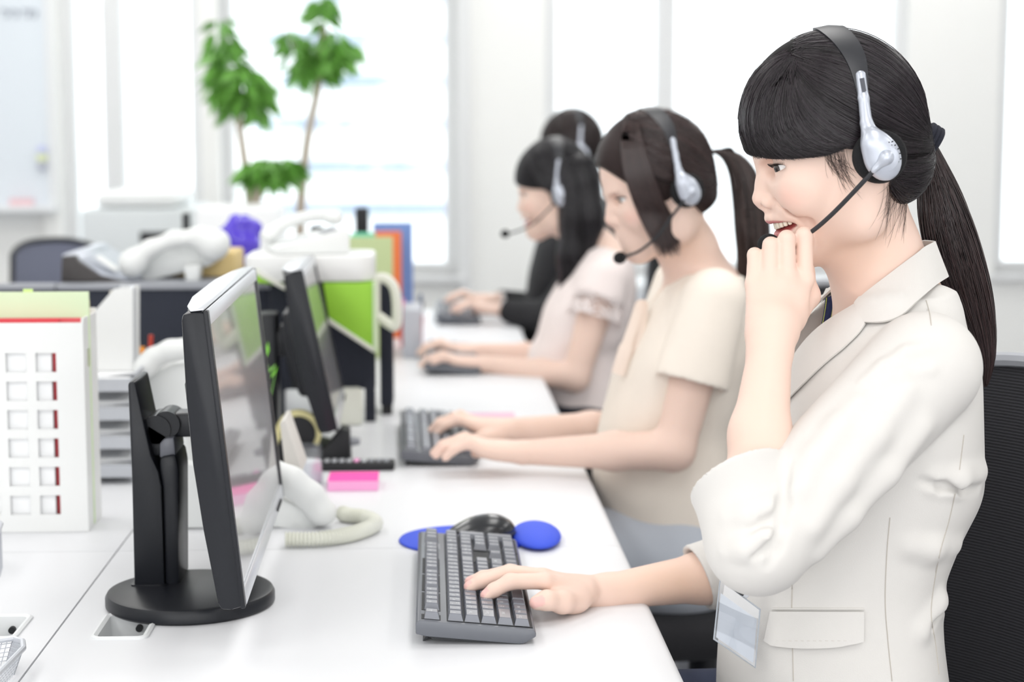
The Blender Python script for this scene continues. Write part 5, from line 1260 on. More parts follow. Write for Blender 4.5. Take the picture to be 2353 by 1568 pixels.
# neck opening, front V
jk.cone((.520, CY, 1.02), (.503, CY, 1.30), .043, .060, .006, '-')
A0, T0 = (CY, .880), (1.155, .092)
def vcut(Q):
    half_w = (Q[:, 2] - A0[1]) / (T0[0] - A0[1]) * T0[1]
    return np.maximum(np.maximum(np.abs(Q[:, 1] - A0[0]) - half_w, A0[1] - Q[:, 2]), Q[:, 0] - .485)
jk.fn(vcut, (.42, CY, 1.05), .22, .004, '-')
solid('blazer', jk, (.05, 1.60, .53), (.68, 2.26, 1.14), .0026, M_jacket, lead, None, 1)
# white blouse under it
bl = SDF(); B_rows = [(r[0], r[1], r[2] + .003, r[3] + .003) for r in T_rows]; bf, bb = torso_fn(B_rows, CY); bl.fn(bf, *bb)
bl.cone((.515, CY, 1.04), (.47, CY, 1.22), .07, .12, .004, '-')
bl.fn(lambda Q: np.maximum(np.maximum(np.abs(Q[:, 1] - CY) - (Q[:, 2] - 1.035) * .75, 1.035 - Q[:, 2]), Q[:, 0] - .49), (.43, CY, 1.1), .12, .003, '-')
bl.half((0, 0, .60), (0, 0, 1), .002)
solid('blouse', bl, (.30, 1.72, .58), (.62, 2.12, 1.14), .004, M_blouse, lead, None, 1)
both = SDF(); both.ops = list(neck_sdf.ops)
both.fn(lambda Q: jkt.ev(Q, True), (.48, CY, .85), .6, 0)
skinbl = SDF(); skinbl.ops = list(neck_sdf.ops); skinbl.fn(lambda Q: bl.ev(Q, True), (.45, CY, .9), .6, 0)
def drape(pts, off, base=both):
    Q = np.array(pts, np.float32)
    for _ in range(3):
        d = base.ev(Q, True); Q = Q + base.grad(Q) * np.clip(off - d, 0, .02)[:, None]
    return Q
def sheet_between(name, a, b, off, thick, m, n=22, mid=5, bulge=.004, par=None):
    """cloth strip between two edges, kept above the blazer"""
    A_, B_ = crom(a, 8), crom(b, 8); k = np.linspace(0, 1, n)
    f = lambda L, t: np.array([np.interp(t * (len(L) - 1), np.arange(len(L)), [p[j] for p in L]) for j in range(3)])
    rows = []
    for j in range(mid + 1):
        w = j / mid; r = np.array([f(A_, t) * (1 - w) + f(B_, t) * w for t in k])
        r = drape(r, off + bulge * math.sin(math.pi * w)); rows.append(r)
    mb = MB(); mb.grid(rows, thick); return mb.out(name, m, par or lead, 60)
def mir(p): return V3((p[0], 2 * CY - p[1], p[2]))
ci = [P(1966, 699, 1.850), P(1994, 672, 1.852), P(2040, 636, 1.855), P(2086, 600, 1.866), P(2122, 570, 1.884), P(2146, 556, 1.902)]
co = [P(1987, 742, 1.815), P(2022, 742, 1.800), P(2062, 735, 1.796), P(2112, 690, 1.812), P(2150, 656, 1.848), P(2176, 638, 1.888)]
sheet_between('collar', ci, co, .003, .0022, M_jacket, 26, 6, .003)
sheet_between('collar', [mir(p) for p in ci], [mir(p) for p in co], .003, .0022, M_jacket, 26, 6, .003)
mb_ = MB(); arc = lambda a_, b_, t, o: V3(a_) * (1 - t) + V3(b_) * t + V3((o * math.sin(math.pi * t), 0, 0))
mb_.grid([[arc(ci[-1], mir(ci[-1]), t / 8, .006) for t in range(9)], [arc((ci[-1] + co[-1]) / 2, mir((ci[-1] + co[-1]) / 2), t / 8, .008) for t in range(9)], [arc(co[-1], mir(co[-1]), t / 8, .010) for t in range(9)]], .0022)
mb_.out('collar', M_jacket, lead, 60)
li = [P(1966, 699, 1.850), P(1930, 735, 1.866), P(1882, 797, 1.884), P(1842, 865, 1.895), P(1815, 935, 1.905), P(1800, 1003, 1.913)]
lo_ = [P(1987, 742, 1.812), P(1986, 795, 1.815), P(1945, 850, 1.828), P(1892, 913, 1.848), P(1840, 972, 1.878), P(1803, 1008, 1.908)]
sheet_between('lapel', li, lo_, .0042, .0022, M_jacket, 26, 6, .004)
fi = [P(1940, 676, 1.962), P(1908, 730, 1.962), P(1870, 797, 1.957), P(1838, 855, 1.950), P(1808, 915, 1.942)]
fo = [P(1921, 652, 1.985), P(1880, 705, 1.992), P(1845, 757, 1.990), P(1822, 800, 1.982), P(1798, 880, 1.960)]
rows_ = []
for j in range(6):
    w = j / 5; A_, B_ = crom(fi, 6), crom(fo, 6); rows_.append([Vector(q) for q in drape([A_[i].lerp(B_[i], w) + Vector((-.003 * math.sin(math.pi * w), 0, 0)) for i in range(len(A_))], .003)])
MB().grid(rows_, .0024).out('lapel', M_jacket, lead, 60)
# seams and pocket flap
M_seam = mat('blazer_seam', srgb(196, 189, 180), 0.9)
for px in ([(1820, 1345), (1819, 1400)], [(1821, 1490), (1822, 1530), (1823, 1566)], [(2045, 1190), (2038, 1270), (2034, 1380), (2040, 1470), (2050, 1566)], [(2215, 1000), (2205, 1080)], [(2195, 1135), (2180, 1200), (2158, 1280), (2140, 1400), (2150, 1480), (2158, 1550)], [(2128, 690), (2136, 720), (2140, 748)]):
    MB().tube([Vector(p) for p in trace(jk, [tuple(q) for q in np.array(crom([(x, y, 0) for x, y in px], 6))[:, :2]], .0002)], .0005, 5).out('seam', M_seam, lead)
fl = []
for j in range(7):
    w = j / 6; row = []
    for i in range(15):
        t = i / 14; u = (1772 * (1 - t) + 1985 * t) * (1 - w) + (1757 * (1 - t) + 1984 * t) * w; v = (1406 * (1 - t) + 1406 * t) * (1 - w) + (1478 + 12 * math.sin(math.pi * min(1, t * 1.15)) ** .5 * 1.0 + 2 * t) * w
        if j == 6 and i in (0, 14): v -= 5
        row.append((u, v))
    fl.append(trace(jk, row, .0022 + .0012 * w))
MB().grid(fl, .0022).out('pocket_flap', M_jacket, lead, 60)
MB().tube([Vector(p) for p in trace(jk, [(1774 + i * 15.2, 1400 + .4 * i / 14) for i in range(15)], .0006)], .0011, 6).out('pocket_welt', M_jacket, lead)
st = MB()
for i in range(15):
    q = trace(jk, [(1770 + i * 14, 1473), (1777 + i * 14, 1473.5)], .0046); st.tube([Vector(x) for x in q], .0004, 4)
st.out('stitching', M_seam, lead)
# dark trousers
tr_ = SDF(); M_trouser = mat('navy_trousers', srgb(46, 54, 78), 0.85)
tr_.ell((.465, CY, .55), (.130, .172, .15), k=.04)
for ys in (1.83, 2.02):
    tr_.cone((.46, ys, .560), (.02, ys + .01, .580), .096, .070, .05); tr_.cone((.02, ys + .01, .578), (.04, ys + .01, .09), .066, .052, .03)
solid('trousers', tr_, (-.1, 1.68, .03), (.66, 2.16, .73), .008, M_trouser, lead, None, 1)
for ys in (1.84, 2.03):
    s_ = SDF(); s_.cone((.06, ys, .035), (-.10, ys, .030), .040, .033, .02); s_.half((0, 0, .002), (0, 0, 1), .002); solid('shoe', s_, (-.16, ys - .06, -.01), (.13, ys + .06, .1), .005, M_black_soft, lead)

# ------------------------------------------------------------------ name badge on its lanyard
bdg = thing('name_badge', 'blank badge in a clear holder on a navy lanyard, before the blazer', 'badge', P(1695, 1435, 1.80))
M_lany = mat('navy_lanyard', srgb(36, 48, 92), 0.8); M_lstitch = mat('lime_stitch', srgb(214, 226, 110), 0.7)
lp = [P(1942, 682, 1.955), P(1926, 706, 1.957), P(1898, 750, 1.957), P(1864, 815, 1.950), P(1838, 862, 1.944), P(1814, 905, 1.936)]
lpts = crom(lp, 8); wv = V3(RGT) * .0062 + V3(UPV) * .0028
bl_pts = drape([V3(p) for p in lpts], .004, skinbl)
MB().grid([bl_pts - wv, bl_pts, bl_pts + wv], .0012).out('lanyard', M_lany, bdg, 60)
nb_ = V3((CAM - Vector(lp[3])).normalized())
for sgn in (-1, 1):
    s_ = MB()
    for i in range(0, len(bl_pts) - 1):
        a_, b_ = bl_pts[i], bl_pts[i + 1]
        for q0 in (0, .5):
            p0 = a_ + (b_ - a_) * q0 + wv * sgn * .74 + nb_ * .0016; p1 = a_ + (b_ - a_) * (q0 + .28) + wv * sgn * .74 + nb_ * .0016; s_.tube([Vector(p0), Vector(p1)], .0006, 5)
    s_.out('stitching', M_lstitch, bdg, label='lime dotted stitching')
lw = [bl_pts[-1], P(1790, 960, 1.905), P(1760, 1120, 1.86), P(1718, 1290, 1.815), P(1704, 1350, 1.806)]
lq = [Vector(p) for p in crom(lw, 8)]; MB().tube(lq, .0032, 8, flat=(1.6, .35)).out('lanyard', M_lany, bdg)
Yb_ = 1.80; cq = [P(1655, 1334, Yb_ + .004), P(1747, 1402, Yb_ - .004), P(1736, 1536, Yb_ - .006), P(1641, 1470, Yb_ + .002)]
MB().prism([V3(p) + V3((0, .0008, 0)) for p in cq], (0, .0012, 0), .0004).out('holder', M_clear, bdg, label='clear plastic holder')
def bl2(p, q, t): return V3(p) * (1 - t) + V3(q) * t
cin = [bl2(bl2(cq[0], cq[3], .20), bl2(cq[1], cq[2], .20), .05), bl2(bl2(cq[0], cq[3], .20), bl2(cq[1], cq[2], .20), .95), bl2(bl2(cq[3], cq[0], .05), bl2(cq[2], cq[1], .05), .95), bl2(bl2(cq[3], cq[0], .05), bl2(cq[2], cq[1], .05), .05)]
MB().prism([p + V3((0, .0024, 0)) for p in cin], (0, .0006, 0)).out('card', mat('blank_card', srgb(214, 218, 222), .6), bdg)
b = MB(); e_ = [Vector(p) + Vector((0, .0014, 0)) for p in cq]; b.tube(e_, .0011, 6, closed=True); b.out('holder_rim', mat('grey_clear_rim', srgb(178, 184, 192), .25), bdg)
b = MB(); b.box(P(1702, 1356, Yb_ - .003), (.011, .006, .009), Euler((0, R(32), 0)), .0012); b.out('clip', M_black_soft, bdg); MB().box(P(1712, 1367, Yb_ - .003), (.008, .004, .005), Euler((0, R(32), 0)), .001).out('clip_tongue', M_silver, bdg)

# ------------------------------------------------------------------ headsets
def make_headset(label, C, A, s, hairsdf, group='operator headsets', mic=None, res=.0018, tube=True):
    W = lambda u, v, c: Vector(V3(C) + np.array(A) @ (hl(u, v, c) * s))
    t = thing('headset', label, 'headset', W(1998, 357, .09), group)
    path = [(1958, 235, .078), (1953, 178, .0700), (1944, 142, .0600), (1928, 110, .0460), (1908, 84, .0260), (1897, 71, 0)]
    full = path + [(u, v, -c) for u, v, c in path[-2::-1]]; n = len(full)
    cen = crom(full, 5); m = len(cen); rows = [[], [], []]
    for i, p in enumerate(cen):
        q = abs(i / (m - 1) * 2 - 1); w = 23 * (1 - q ** 2.2) + 10.5
        for r_, du in zip(rows, (-w, 0, w)): r_.append(np.array(W(p.x + du * .93, p.y + du * -.22 * (1 - q), p.z)))
    if hairsdf is not None:
        for k, r_ in enumerate(rows):
            Q = np.array(r_, np.float32)
            for _ in range(3):
                d = hairsdf.ev(Q, True); Q = Q + hairsdf.grad(Q) * np.clip((.0042 + (.0008 if k == 1 else 0)) * s - d, -.004, .02)[:, None]
            for _ in range(3): Q[1:-1] = (Q[:-2] + Q[2:] + 2 * Q[1:-1]) / 4
            rows[k] = Q
    MB().grid(rows, .0022 * s).out('headband', M_hblack, t, 60)
    for e in (1, -1):
        sd = SDF(); L = lambda u, v, c: V3(W(u, v, c * e))
        for du in (-4, 0, 4): sd.chain([L(1955 + du, 178, .0745), L(1960 + du, 230, .0835), L(1966 + du * 1.2, 285, .0905), L(1976 + du * 2, 325, .0965)], [.0036 * s, .0038 * s, .0042 * s, .005 * s], .003 * s)
        B = np.array(A); sd.ell(L(2003, 362, .0970), (.0185 * s, .0075 * s, .0235 * s), M=B, k=.012 * s); sd.ell(L(1990, 345, .0970), (.013 * s, .006 * s, .02 * s), M=B, k=.012 * s)
        c0 = L(2000, 345, .09); solid('ear_cup', sd, c0 - .1 * s, c0 + .1 * s, res * s, M_hsilver, t, None, 3)
        ax = Vector(np.array(A)[:, 1] * e); R3 = ax.to_track_quat('Z', 'Y').to_matrix()
        b = MB(); b.lathe([(0, -.010 * s), (.020 * s, -.010 * s), (.0255 * s, -.007 * s), (.0285 * s, -.001 * s), (.0285 * s, .003 * s), (.0265 * s, .0068 * s), (.022 * s, .0085 * s), (0, .0085 * s)], W(1998, 357, .083 * e), 40, R3); b.out('ear_pad', M_foam, t)
        if e == 1 and res < .003:
            b = MB(); b.lathe([(0, 0), (.0135 * s, 0), (.0139 * s, .0006 * s), (.0132 * s, .0010 * s), (0, .0012 * s)], W(2005, 361, .1040), 36, R3); b.out('cup_disc', M_hsilver, t)
            b = MB(); b.prism([W(1951, 187, .0800), W(1961, 185, .0800), W(1965, 214, .0850), W(1956, 216, .0850)], ax * .0022 * s); b.out('size_window', mat('dark_window', srgb(56, 60, 72), .3), t)
            b = MB()
            for k, (u, v) in enumerate(((2012, 326), (2020, 324), (2018, 332), (2026, 332), (2025, 340), (2033, 340), (2030, 349), (2037, 350), (2034, 358), (2039, 362), (2034, 368))): b.cyl(W(u, v, .1006 - .00011 * (u - 2012)), W(u, v, .1046 - .00011 * (u - 2012)), .0007 * s, n=8)
            b.out('vent_dots', M_black_soft, t)
    sd = SDF(); sd.ell(V3(W(2007, 358, .1065)), (.0075 * s, .006 * s, .0075 * s), M=np.array(A), k=.004 * s); sd.cone(V3(W(2005, 361, .1065)), V3(W(1980, 387, .1050)), .0052 * s, .0036 * s, .006 * s)
    c0 = V3(W(1993, 372, .105)); solid('boom_joint', sd, c0 - .04 * s, c0 + .04 * s, .0016 * s if res < .003 else .003, M_hsilver, t)
    bp = mic or [(1982, 385, .1048), (1942, 433, .096), (1896, 487, .080), (1856, 527, .062), (1820, 550, .044), (1779, 556, .026)]
    b = MB(); b.tube(crom([W(*p) for p in bp], 8), .0025 * s, 10); b.out('microphone_boom', M_hblack, t)
    e_ = bp[-1]; pv = bp[-2]; b = MB(); dv = (W(*e_) - W(*pv)).normalized(); b.sphere(W(*e_) + dv * .007 * s, .0105 * s, 20, (1, 1, 1.25), dv.to_track_quat('Z', 'Y').to_matrix()); b.out('microphone_foam', M_foam, t)
    return t
make_headset('silver and black headset on the woman in the ivory blazer', hc, HA, 1.0, hb, res=.0014)

# ------------------------------------------------------------------ office chairs
def mesh_fabric(name, c1, c2, scale):
    m = mat(name, c1, 0.75); nt = m.node_tree; p = nt.nodes['Principled BSDF']; tc = nt.nodes.new('ShaderNodeTexCoord'); w = nt.nodes.new('ShaderNodeTexWave'); w.bands_direction = 'Z'; w.inputs['Scale'].default_value = scale; w.inputs['Distortion'].default_value = .6; w.inputs['Detail Scale'].default_value = 3
    r = nt.nodes.new('ShaderNodeMix'); r.data_type = 'RGBA'; r.inputs[6].default_value = (*c1, 1); r.inputs[7].default_value = (*c2, 1)
    nt.links.new(tc.outputs['Object'], w.inputs['Vector']); nt.links.new(w.outputs['Fac'], r.inputs[0]); nt.links.new(r.outputs[2], p.inputs['Base Color'])
    b = nt.nodes.new('ShaderNodeBump'); b.inputs['Strength'].default_value = .5; b.inputs['Distance'].default_value = .002; nt.links.new(w.outputs['Fac'], b.inputs['Height']); nt.links.new(b.outputs[0], p.inputs['Normal']); return m
M_cmesh = mesh_fabric('black_chair_mesh', srgb(26, 26, 30), srgb(56, 56, 62), 82)
M_crim = mat('chair_rim_grey', srgb(168, 171, 178), 0.4)
def make_chair(label, loc, rot, rim=True, z0=.54, z1=1.028, mesh_m=None):
    """office chair facing local -x; loc is the middle of the backrest on the floor"""
    t = thing('office_chair', label, 'chair', (0, 0, 0), 'black mesh office chairs')
    def bp(a, b):   # a across -1..1, b up 0..1
        y = a * (.215 + .02 * math.sin(math.pi * b)); z = z0 + (z1 - z0) * b - .035 * abs(a) ** 3 * (b > .5); x = .0 + .05 * a * a * -1 + .03 * (b - .4) ** 2 + .02
        return Vector((x, y, z))
    g = MB(); g.grid([[bp(-1 + i / 10, j / 14) for i in range(21)] for j in range(15)], .008); g.out('backrest', mesh_m or M_cmesh, t, 60)
    loop = [bp(-1 + i / 10, 1) for i in range(21)] + [bp(1, 1 - j / 14) for j in range(1, 15)] + [bp(1 - i / 10, 0) for i in range(1, 21)] + [bp(-1, j / 14) for j in range(1, 14)]
    MB().tube(loop, .009, 8, closed=True).out('back_frame', M_crim if rim else M_black_soft, t)
    s_ = SDF(); s_.rbox((-.24, 0, .455), (.235, .235, .035), .03); solid('seat', s_, (-.52, -.27, .38), (.04, .27, .52), .010, mat('black_seat_fabric', srgb(36, 36, 40), .9), t)
    MB().tube(crom([(.055, 0, .74), (.085, 0, .6), (.04, 0, .44), (-.1, 0, .39), (-.24, 0, .39)], 6), .022, 10).out('back_support', M_black, t)
    MB().cyl((-.24, 0, .10), (-.24, 0, .42), .028).out('gas_column', M_black, t)
    for k in range(5):
        a = R(72 * k + 20); d = Vector((math.cos(a), math.sin(a), 0)); c = Vector((-.24, 0, .11))
        l = MB(); l.tube([c, c + d * .16 + Vector((0, 0, -.01)), c + d * .30 + Vector((0, 0, -.035))], [.028, .022, .016], 10); l.out('base_leg', M_black, t)
        w = MB(); p = c + d * .30; sd_ = Vector((-d.y, d.x, 0))
        for e in (-1, 1): w.cyl(p + sd_ * .012 * e + Vector((0, 0, -.081)), p + sd_ * .026 * e + Vector((0, 0, -.081)), .028, n=18)
        w.cyl(p + Vector((0, 0, -.09)), p + Vector((0, 0, -.035)), .009, n=10); w.out('caster', M_greymid, t)
    t.location = loc; t.rotation_euler = (0, 0, rot); return t
make_chair('black ribbed mesh office chair at the right edge, behind the woman in the blazer', (.715, 1.98, 0), R(24))
# ------------------------------------------------------------------ the three colleagues farther down the row
def typing_hand(s, w, left, dz=.0, dy=0.0):
    """hand lying on a keyboard, fingers towards -x; w is the wrist"""
    w = V3(w); e = 1 if left else -1                # thumb towards +y for a left hand
    for k, (o, l) in enumerate(((.026, .072), (.009, .078), (-.009, .074), (-.026, .064))):
        y = o * e; m = w + V3((-.082 + (.006 if k in (0, 3) else 0), y, .010)); s.cone(w + V3((-.012, y * .55, .0)), m, .0155, .0105, .012)
        t = np.linspace(0, 1, 4); pts = [m, m + V3((-l * .42, y * .15, .012)), m + V3((-l * .80, y * .22, .002)), m + V3((-l * 1.0, y * .25, -.012))]
        s.chain(pts, [.0102, .0096, .0086, .0074], .005)
    b = w + V3((-.030, .024 * e, -.004)); s.chain([b, b + V3((-.028, .020 * e, -.004)), b + V3((-.058, .026 * e, -.006))], [.0150, .0115, .0088], .008)
    s.ell(w + V3((-.045, 0, .002)), (.040, .030, .014), k=.012)
def make_operator(label, HCpx, YH, yaw, pitch, dx, CYo, hair_rgb, hairstyle, arms, cloth, mouth=False, torso_w=1.0, dz=0.0, hair_h=.005):
    t = thing('person', label, 'person', (.5 + dx, CYo, 0), 'headset operators')
    hc_ = at(HCpx[0], HCpx[1], YH); ang = math.degrees(math.atan2(HCpx[0] - 990, F)); A = frame(-ang + yaw, pitch)
    b = SDF(); xmerge(b, head_solid(mouth), hc_, A)
    neck0 = V3(hc_) + A @ hl(1992, 470); base = V3((.515 + dx, CYo, 1.10 + dz))
    b.cone(neck0, (neck0 + base) / 2, .046, .047, .03); b.cone((neck0 + base) / 2, base, .047, .052, .03)
    for e in (-1, 1): b.cone(base, (.50 + dx, CYo + e * .12, 1.055 + dz), .040, .040, .04)
    rows = [(z + dz * (z > .8), x + dx, d, w * torso_w) for z, x, d, w in T_rows]; tf_, tb_2 = torso_fn(rows, CYo); b.fn(tf_, *tb_2, k=.03)
    sl = SDF()
    for (shp, elp, wrp, left) in arms:
        b.cone(shp, elp, .042, .034, .02); b.chain([elp, (V3(elp) * .6 + V3(wrp) * .4), wrp], [.034, .0315, .0215], .015); typing_hand(b, wrp, left)
    for ys in (-.09, .10):
        b.cone((.46 + dx, CYo + ys, .555), (.02 + dx, CYo + ys, .575), .088, .062, .05); b.cone((.02 + dx, CYo + ys, .575), (.04 + dx, CYo + ys, .08), .055, .04, .03); b.cone((.05 + dx, CYo + ys, .05), (-.10 + dx, CYo + ys, .035), .035, .028, .03)
    tint_ = skin_tint([('head', hc_, A, {'s': 1.0, 'lips': lips_of(mouth), 'mouth': mouth}), ('warm', neck0, (.07, .07, .09), .5)])
    solid('body', b, (-.25 + dx, CYo - .42, 0), (.70 + dx, CYo + .42, 1.50), .0040, M_skin, t, tint_, 1)
    eyes(t, hc_, A, gaze=(1, .15, -.35))
    # hair
    loc_ = SDF(); loc_.ell(hl(1913, 281), (.1012, .0815, .1008))
    if hairstyle != 'short': loc_.ell(hl(2062, 378), (.036, .052, .040), k=.03)
    else: loc_.ell(hl(2030, 360), (.040, .060, .045), k=.03)
    hb_ = SDF(); xmerge(hb_, loc_, hc_, A)
    line_pts = {'pony': ([1600, 1690, 1720, 1760, 1800, 1840, 1880, 1930, 1975, 2010, 2045, 2075, 2110, 2200], [250, 250, 270, 300, 330, 352, 380, 400, 400, 410, 425, 450, 425, 350]),
                'long': ([1600, 1700, 1765, 1830, 1880, 1930, 1985, 2010, 2045, 2075, 2110, 2200], [330, 338, 345, 345, 340, 345, 360, 420, 460, 470, 470, 470]),
                'short': ([1600, 1700, 1765, 1830, 1880, 1930, 1960, 1985, 2010, 2045, 2075, 2110, 2200], [330, 335, 330, 325, 330, 380, 390, 330, 360, 420, 440, 430, 350])}[hairstyle]
    def cutf(Q):
        q = (Q - V3(hc_)) @ np.array(A, np.float32); du = -(math.cos(PH) * q[:, 0] + math.sin(PH) * q[:, 2]); dv = math.sin(PH) * q[:, 0] - math.cos(PH) * q[:, 2]
        return (np.interp(HC[0] + du * SP, *line_pts) - (HC[1] + dv * SP)) / SP * .8
    hb_.fn(cutf, (0, 0, 0), 1e3, .006, '-')
    base_m = mat('hair_mass_%d_%d' % (hair_rgb[0], hair_rgb[2]), srgb(*[c * .8 for c in hair_rgb]), .5, spec=.25)
    solid('hair', hb_, V3(hc_) - .17, V3(hc_) + .17, hair_h, base_m, t, None, 2)
    Wp = lambda u, v, c=0.0: V3(hc_) + A @ hl(u, v, c)
    out = []
    full = SDF(); xmerge(full, loc_, hc_, A)
    for i in range(900):
        side = 1 if i % 3 else -1
        K = fam(SWEEP, rng.uniform(0, 1)) if hairstyle == 'pony' else fam({0: [(1826, 98), (1930, 36), (2115, 118), (2131, 330)], .5: [(1816, 110), (1900, 120), (2040, 230), (2060, 440)], 1: [(1800, 120), (1770, 200), (1840, 300), (1930, 340)]}, rng.uniform(0, 1))
        K[1:3] += rng.normal(0, 8, 2); K[0] += rng.normal(0, 6, 2); K[3] += rng.normal(0, 5, 2); out.append([Wp(*p) for p in sided(curve_px(K, 12), side)])
    Q = np.array(out, np.float32); sp_ = Q.shape; Q = Q.reshape(-1, 3); o = np.repeat(rng.uniform(.0006, .003, sp_[0]), sp_[1])
    for _ in range(3): d = full.ev(Q, True); Q = Q - full.grad(Q) * np.clip(d - o, -.03, .03)[:, None] * .9
    strand_mesh('hair_locks', Q.reshape(sp_), rng.uniform(.0006, .0012, sp_[0]), t, hair_tints(sp_[0], hair_rgb, .4), M_hair)
    # clothes
    g = SDF(); rows2 = [(z, x, d + cloth['ease'], w + cloth['ease']) for z, x, d, w in rows if z > .5]; gf, gb_ = torso_fn(rows2, CYo); g.fn(gf, *gb_, k=.02)
    for e in (-1, 1): g.cone((.508 + dx, CYo + e * .055, 1.085 + dz), (.50 + dx, CYo + e * .125, 1.050 + dz), .040, .050, .03)
    for (shp, elp, wrp, left) in arms:
        a = V3(shp); el_ = V3(elp)
        if cloth['sleeve'] < 1:
            sv = SDF(); d_ = (el_ - a) / np.linalg.norm(el_ - a); end = a + (el_ - a) * cloth['sleeve']; sv.cone(a, end + d_ * .05, .055, cloth['flare'], .012); sv.half(end, -d_, .003); sv.cone(end - d_ * .03, end + d_ * .08, cloth['flare'] - .013, cloth['flare'] - .003, .003, '-')
            g.fn(lambda Q, sv=sv: sv.ev(Q, True), (a + end) / 2, .22, .006)
        else:
            g.cone(a, el_, .060, .056, .02); we = V3(wrp) + (el_ - V3(wrp)) * .12; g.cone(el_, we, .056, .038, .02); dd = (V3(wrp) - el_) / np.linalg.norm(V3(wrp) - el_); g.cone(we - dd * .02, we + dd * .06, .030, .036, .002, '-')
            cuff = SDF(); cuff.cone(we - dd * .03, we + dd * .014, .034, .031, 0); cuff.cone(we - dd * .01, we + dd * .04, .0265, .029, .001, '-'); solid('shirt_cuff', cuff, we - .07, we + .07, .004, M_blouse, t)
    g.cone((.522 + dx, CYo, 1.02 + dz), (.495 + dx, CYo, 1.30 + dz), .046, .075, .006, '-')
    vz = cloth['vneck']; g.fn(lambda Q: np.maximum(np.maximum(np.abs(Q[:, 1] - CYo) - (Q[:, 2] - vz) * .35, vz - Q[:, 2]), Q[:, 0] - .49 - dx), (.43 + dx, CYo, 1.05), .2, .004, '-')
    solid(cloth['name'], g, (-.15 + dx, CYo - .40, .52), (.70 + dx, CYo + .40, 1.18), .0045, cloth['mat'], t, None, 3)
    tr = SDF(); tr.ell((.465 + dx, CYo, .55), (.128, .172, .15), k=.04)
    for ys in (-.09, .10): tr.cone((.46 + dx, CYo + ys, .560), (.02 + dx, CYo + ys, .580), .096, .070, .05); tr.cone((.02 + dx, CYo + ys, .578), (.04 + dx, CYo + ys, .09), .066, .052, .03)
    solid(cloth['lower'], tr, (-.2 + dx, CYo - .3, .03), (.7 + dx, CYo + .3, .72), .010, cloth['lmat'], t, None, 1)
    for ys in (-.09, .10):
        s_ = SDF(); s_.cone((.07 + dx, CYo + ys, .035), (-.09 + dx, CYo + ys, .030), .040, .033, .02); s_.half((0, 0, .002), (0, 0, 1), .002); solid('shoe', s_, (-.16 + dx, CYo + ys - .06, -.01), (.14 + dx, CYo + ys + .06, .1), .006, M_black_soft, t)
    return t, hc_, A, hb_, Wp
# the woman in the beige blouse
M_beige = mat('beige_blouse', srgb(246, 236, 224), 0.85, noise=(14, .06), bump=(260, .2)); M_pinkb = mat('pale_pink_blouse', srgb(248, 236, 233), 0.85, bump=(200, .2)); M_suit = mat('black_suit', srgb(24, 24, 28), 0.8); M_skirt = mat('dark_skirt', srgb(40, 42, 54), 0.9)
P2 = lambda u, v, Y: V3(at(u, v, Y))
s2 = P2(1640, 690, 2.88); e2 = P2(1548, 1035, 2.84); w2 = P2(1212, 1040, 2.925)
s2r = V3((s2[0] - .01, 3.17, s2[2])); e2r = P2(1470, 985, 3.28); w2r = P2(1185, 986, 3.20)
B2, h2, A2, hs2, W2 = make_operator('woman in a beige blouse with a high brown ponytail, typing', (1503, 390), 2.95, 10, 17, -.045, 3.03, (52, 37, 36), 'pony', [(s2, e2, w2, True), (s2r, e2r, w2r, False)],
    {'ease': .014, 'sleeve': .56, 'flare': .066, 'vneck': .985, 'name': 'blouse', 'mat': M_beige, 'lower': 'trousers', 'lmat': mat('pale_grey_trousers', srgb(196, 202, 212), .85)}, dz=-.055)
lk = []
for i in range(420):                               # parted fringe hanging before the ear
    a = rng.uniform(0, 1); j = rng.normal(0, 7, 2); lk.append([W2(*p) for p in [(u, v, .085 * math.sqrt(max(.10, 1 - ((u - 1913) / 230) ** 2 - ((min(v, 420) - 281) / 240) ** 2)) + .004) for u, v in curve_px([(1800 + 40 * a, 110 + 10 * a), (1740 + 110 * a + j[0], 260), (1830 + 70 * a + j[0], 400 + j[1]), (1905 + 70 * a + j[0], 470 + 120 * rng.uniform() ** .8)], 14)]])
strand_mesh('hair_locks', lk, rng.uniform(.0008, .0016, len(lk)), B2, hair_tints(len(lk), (52, 37, 36), .4), M_hair)
c2 = [(*V3(at(u, v, 3.0)), r * 3.0 / F) for u, v, r in ((1642, 348, 16), (1675, 350, 22), (1705, 385, 30), (1722, 450, 38), (1730, 520, 42), (1732, 590, 38), (1722, 650, 26), (1708, 690, 8))]
pony(np.array(c2), 900, (56, 40, 36), 20, 1.0, .002, B2, M_hair, (.0008, .0016))
make_headset('silver headset on the woman in the beige blouse', h2, A2, 1.0, hs2, mic=[(1982, 385, .1048), (1935, 445, .098), (1890, 510, .085), (1840, 560, .06), (1800, 582, .036), (1785, 588, .025)], res=.003)
tie_ = MB(); n0 = V3((.355, 3.03, .99))
for e in (-1, 1):
    q = [P2(1475, 690, 2.99), P2(1468 + 6 * e, 730, 2.965), P2(1452 + 14 * e, 800, 2.95), P2(1440 + 20 * e, 860, 2.95)]; tie_.tube(crom(q, 6), [.006] + [.010] * 11 + [.013] * 7, 8, flat=(1, .3))
tie_.out('neck_ribbon', mat('peach_ribbon', srgb(246, 228, 214), .8), B2, label='peach neck ribbon')
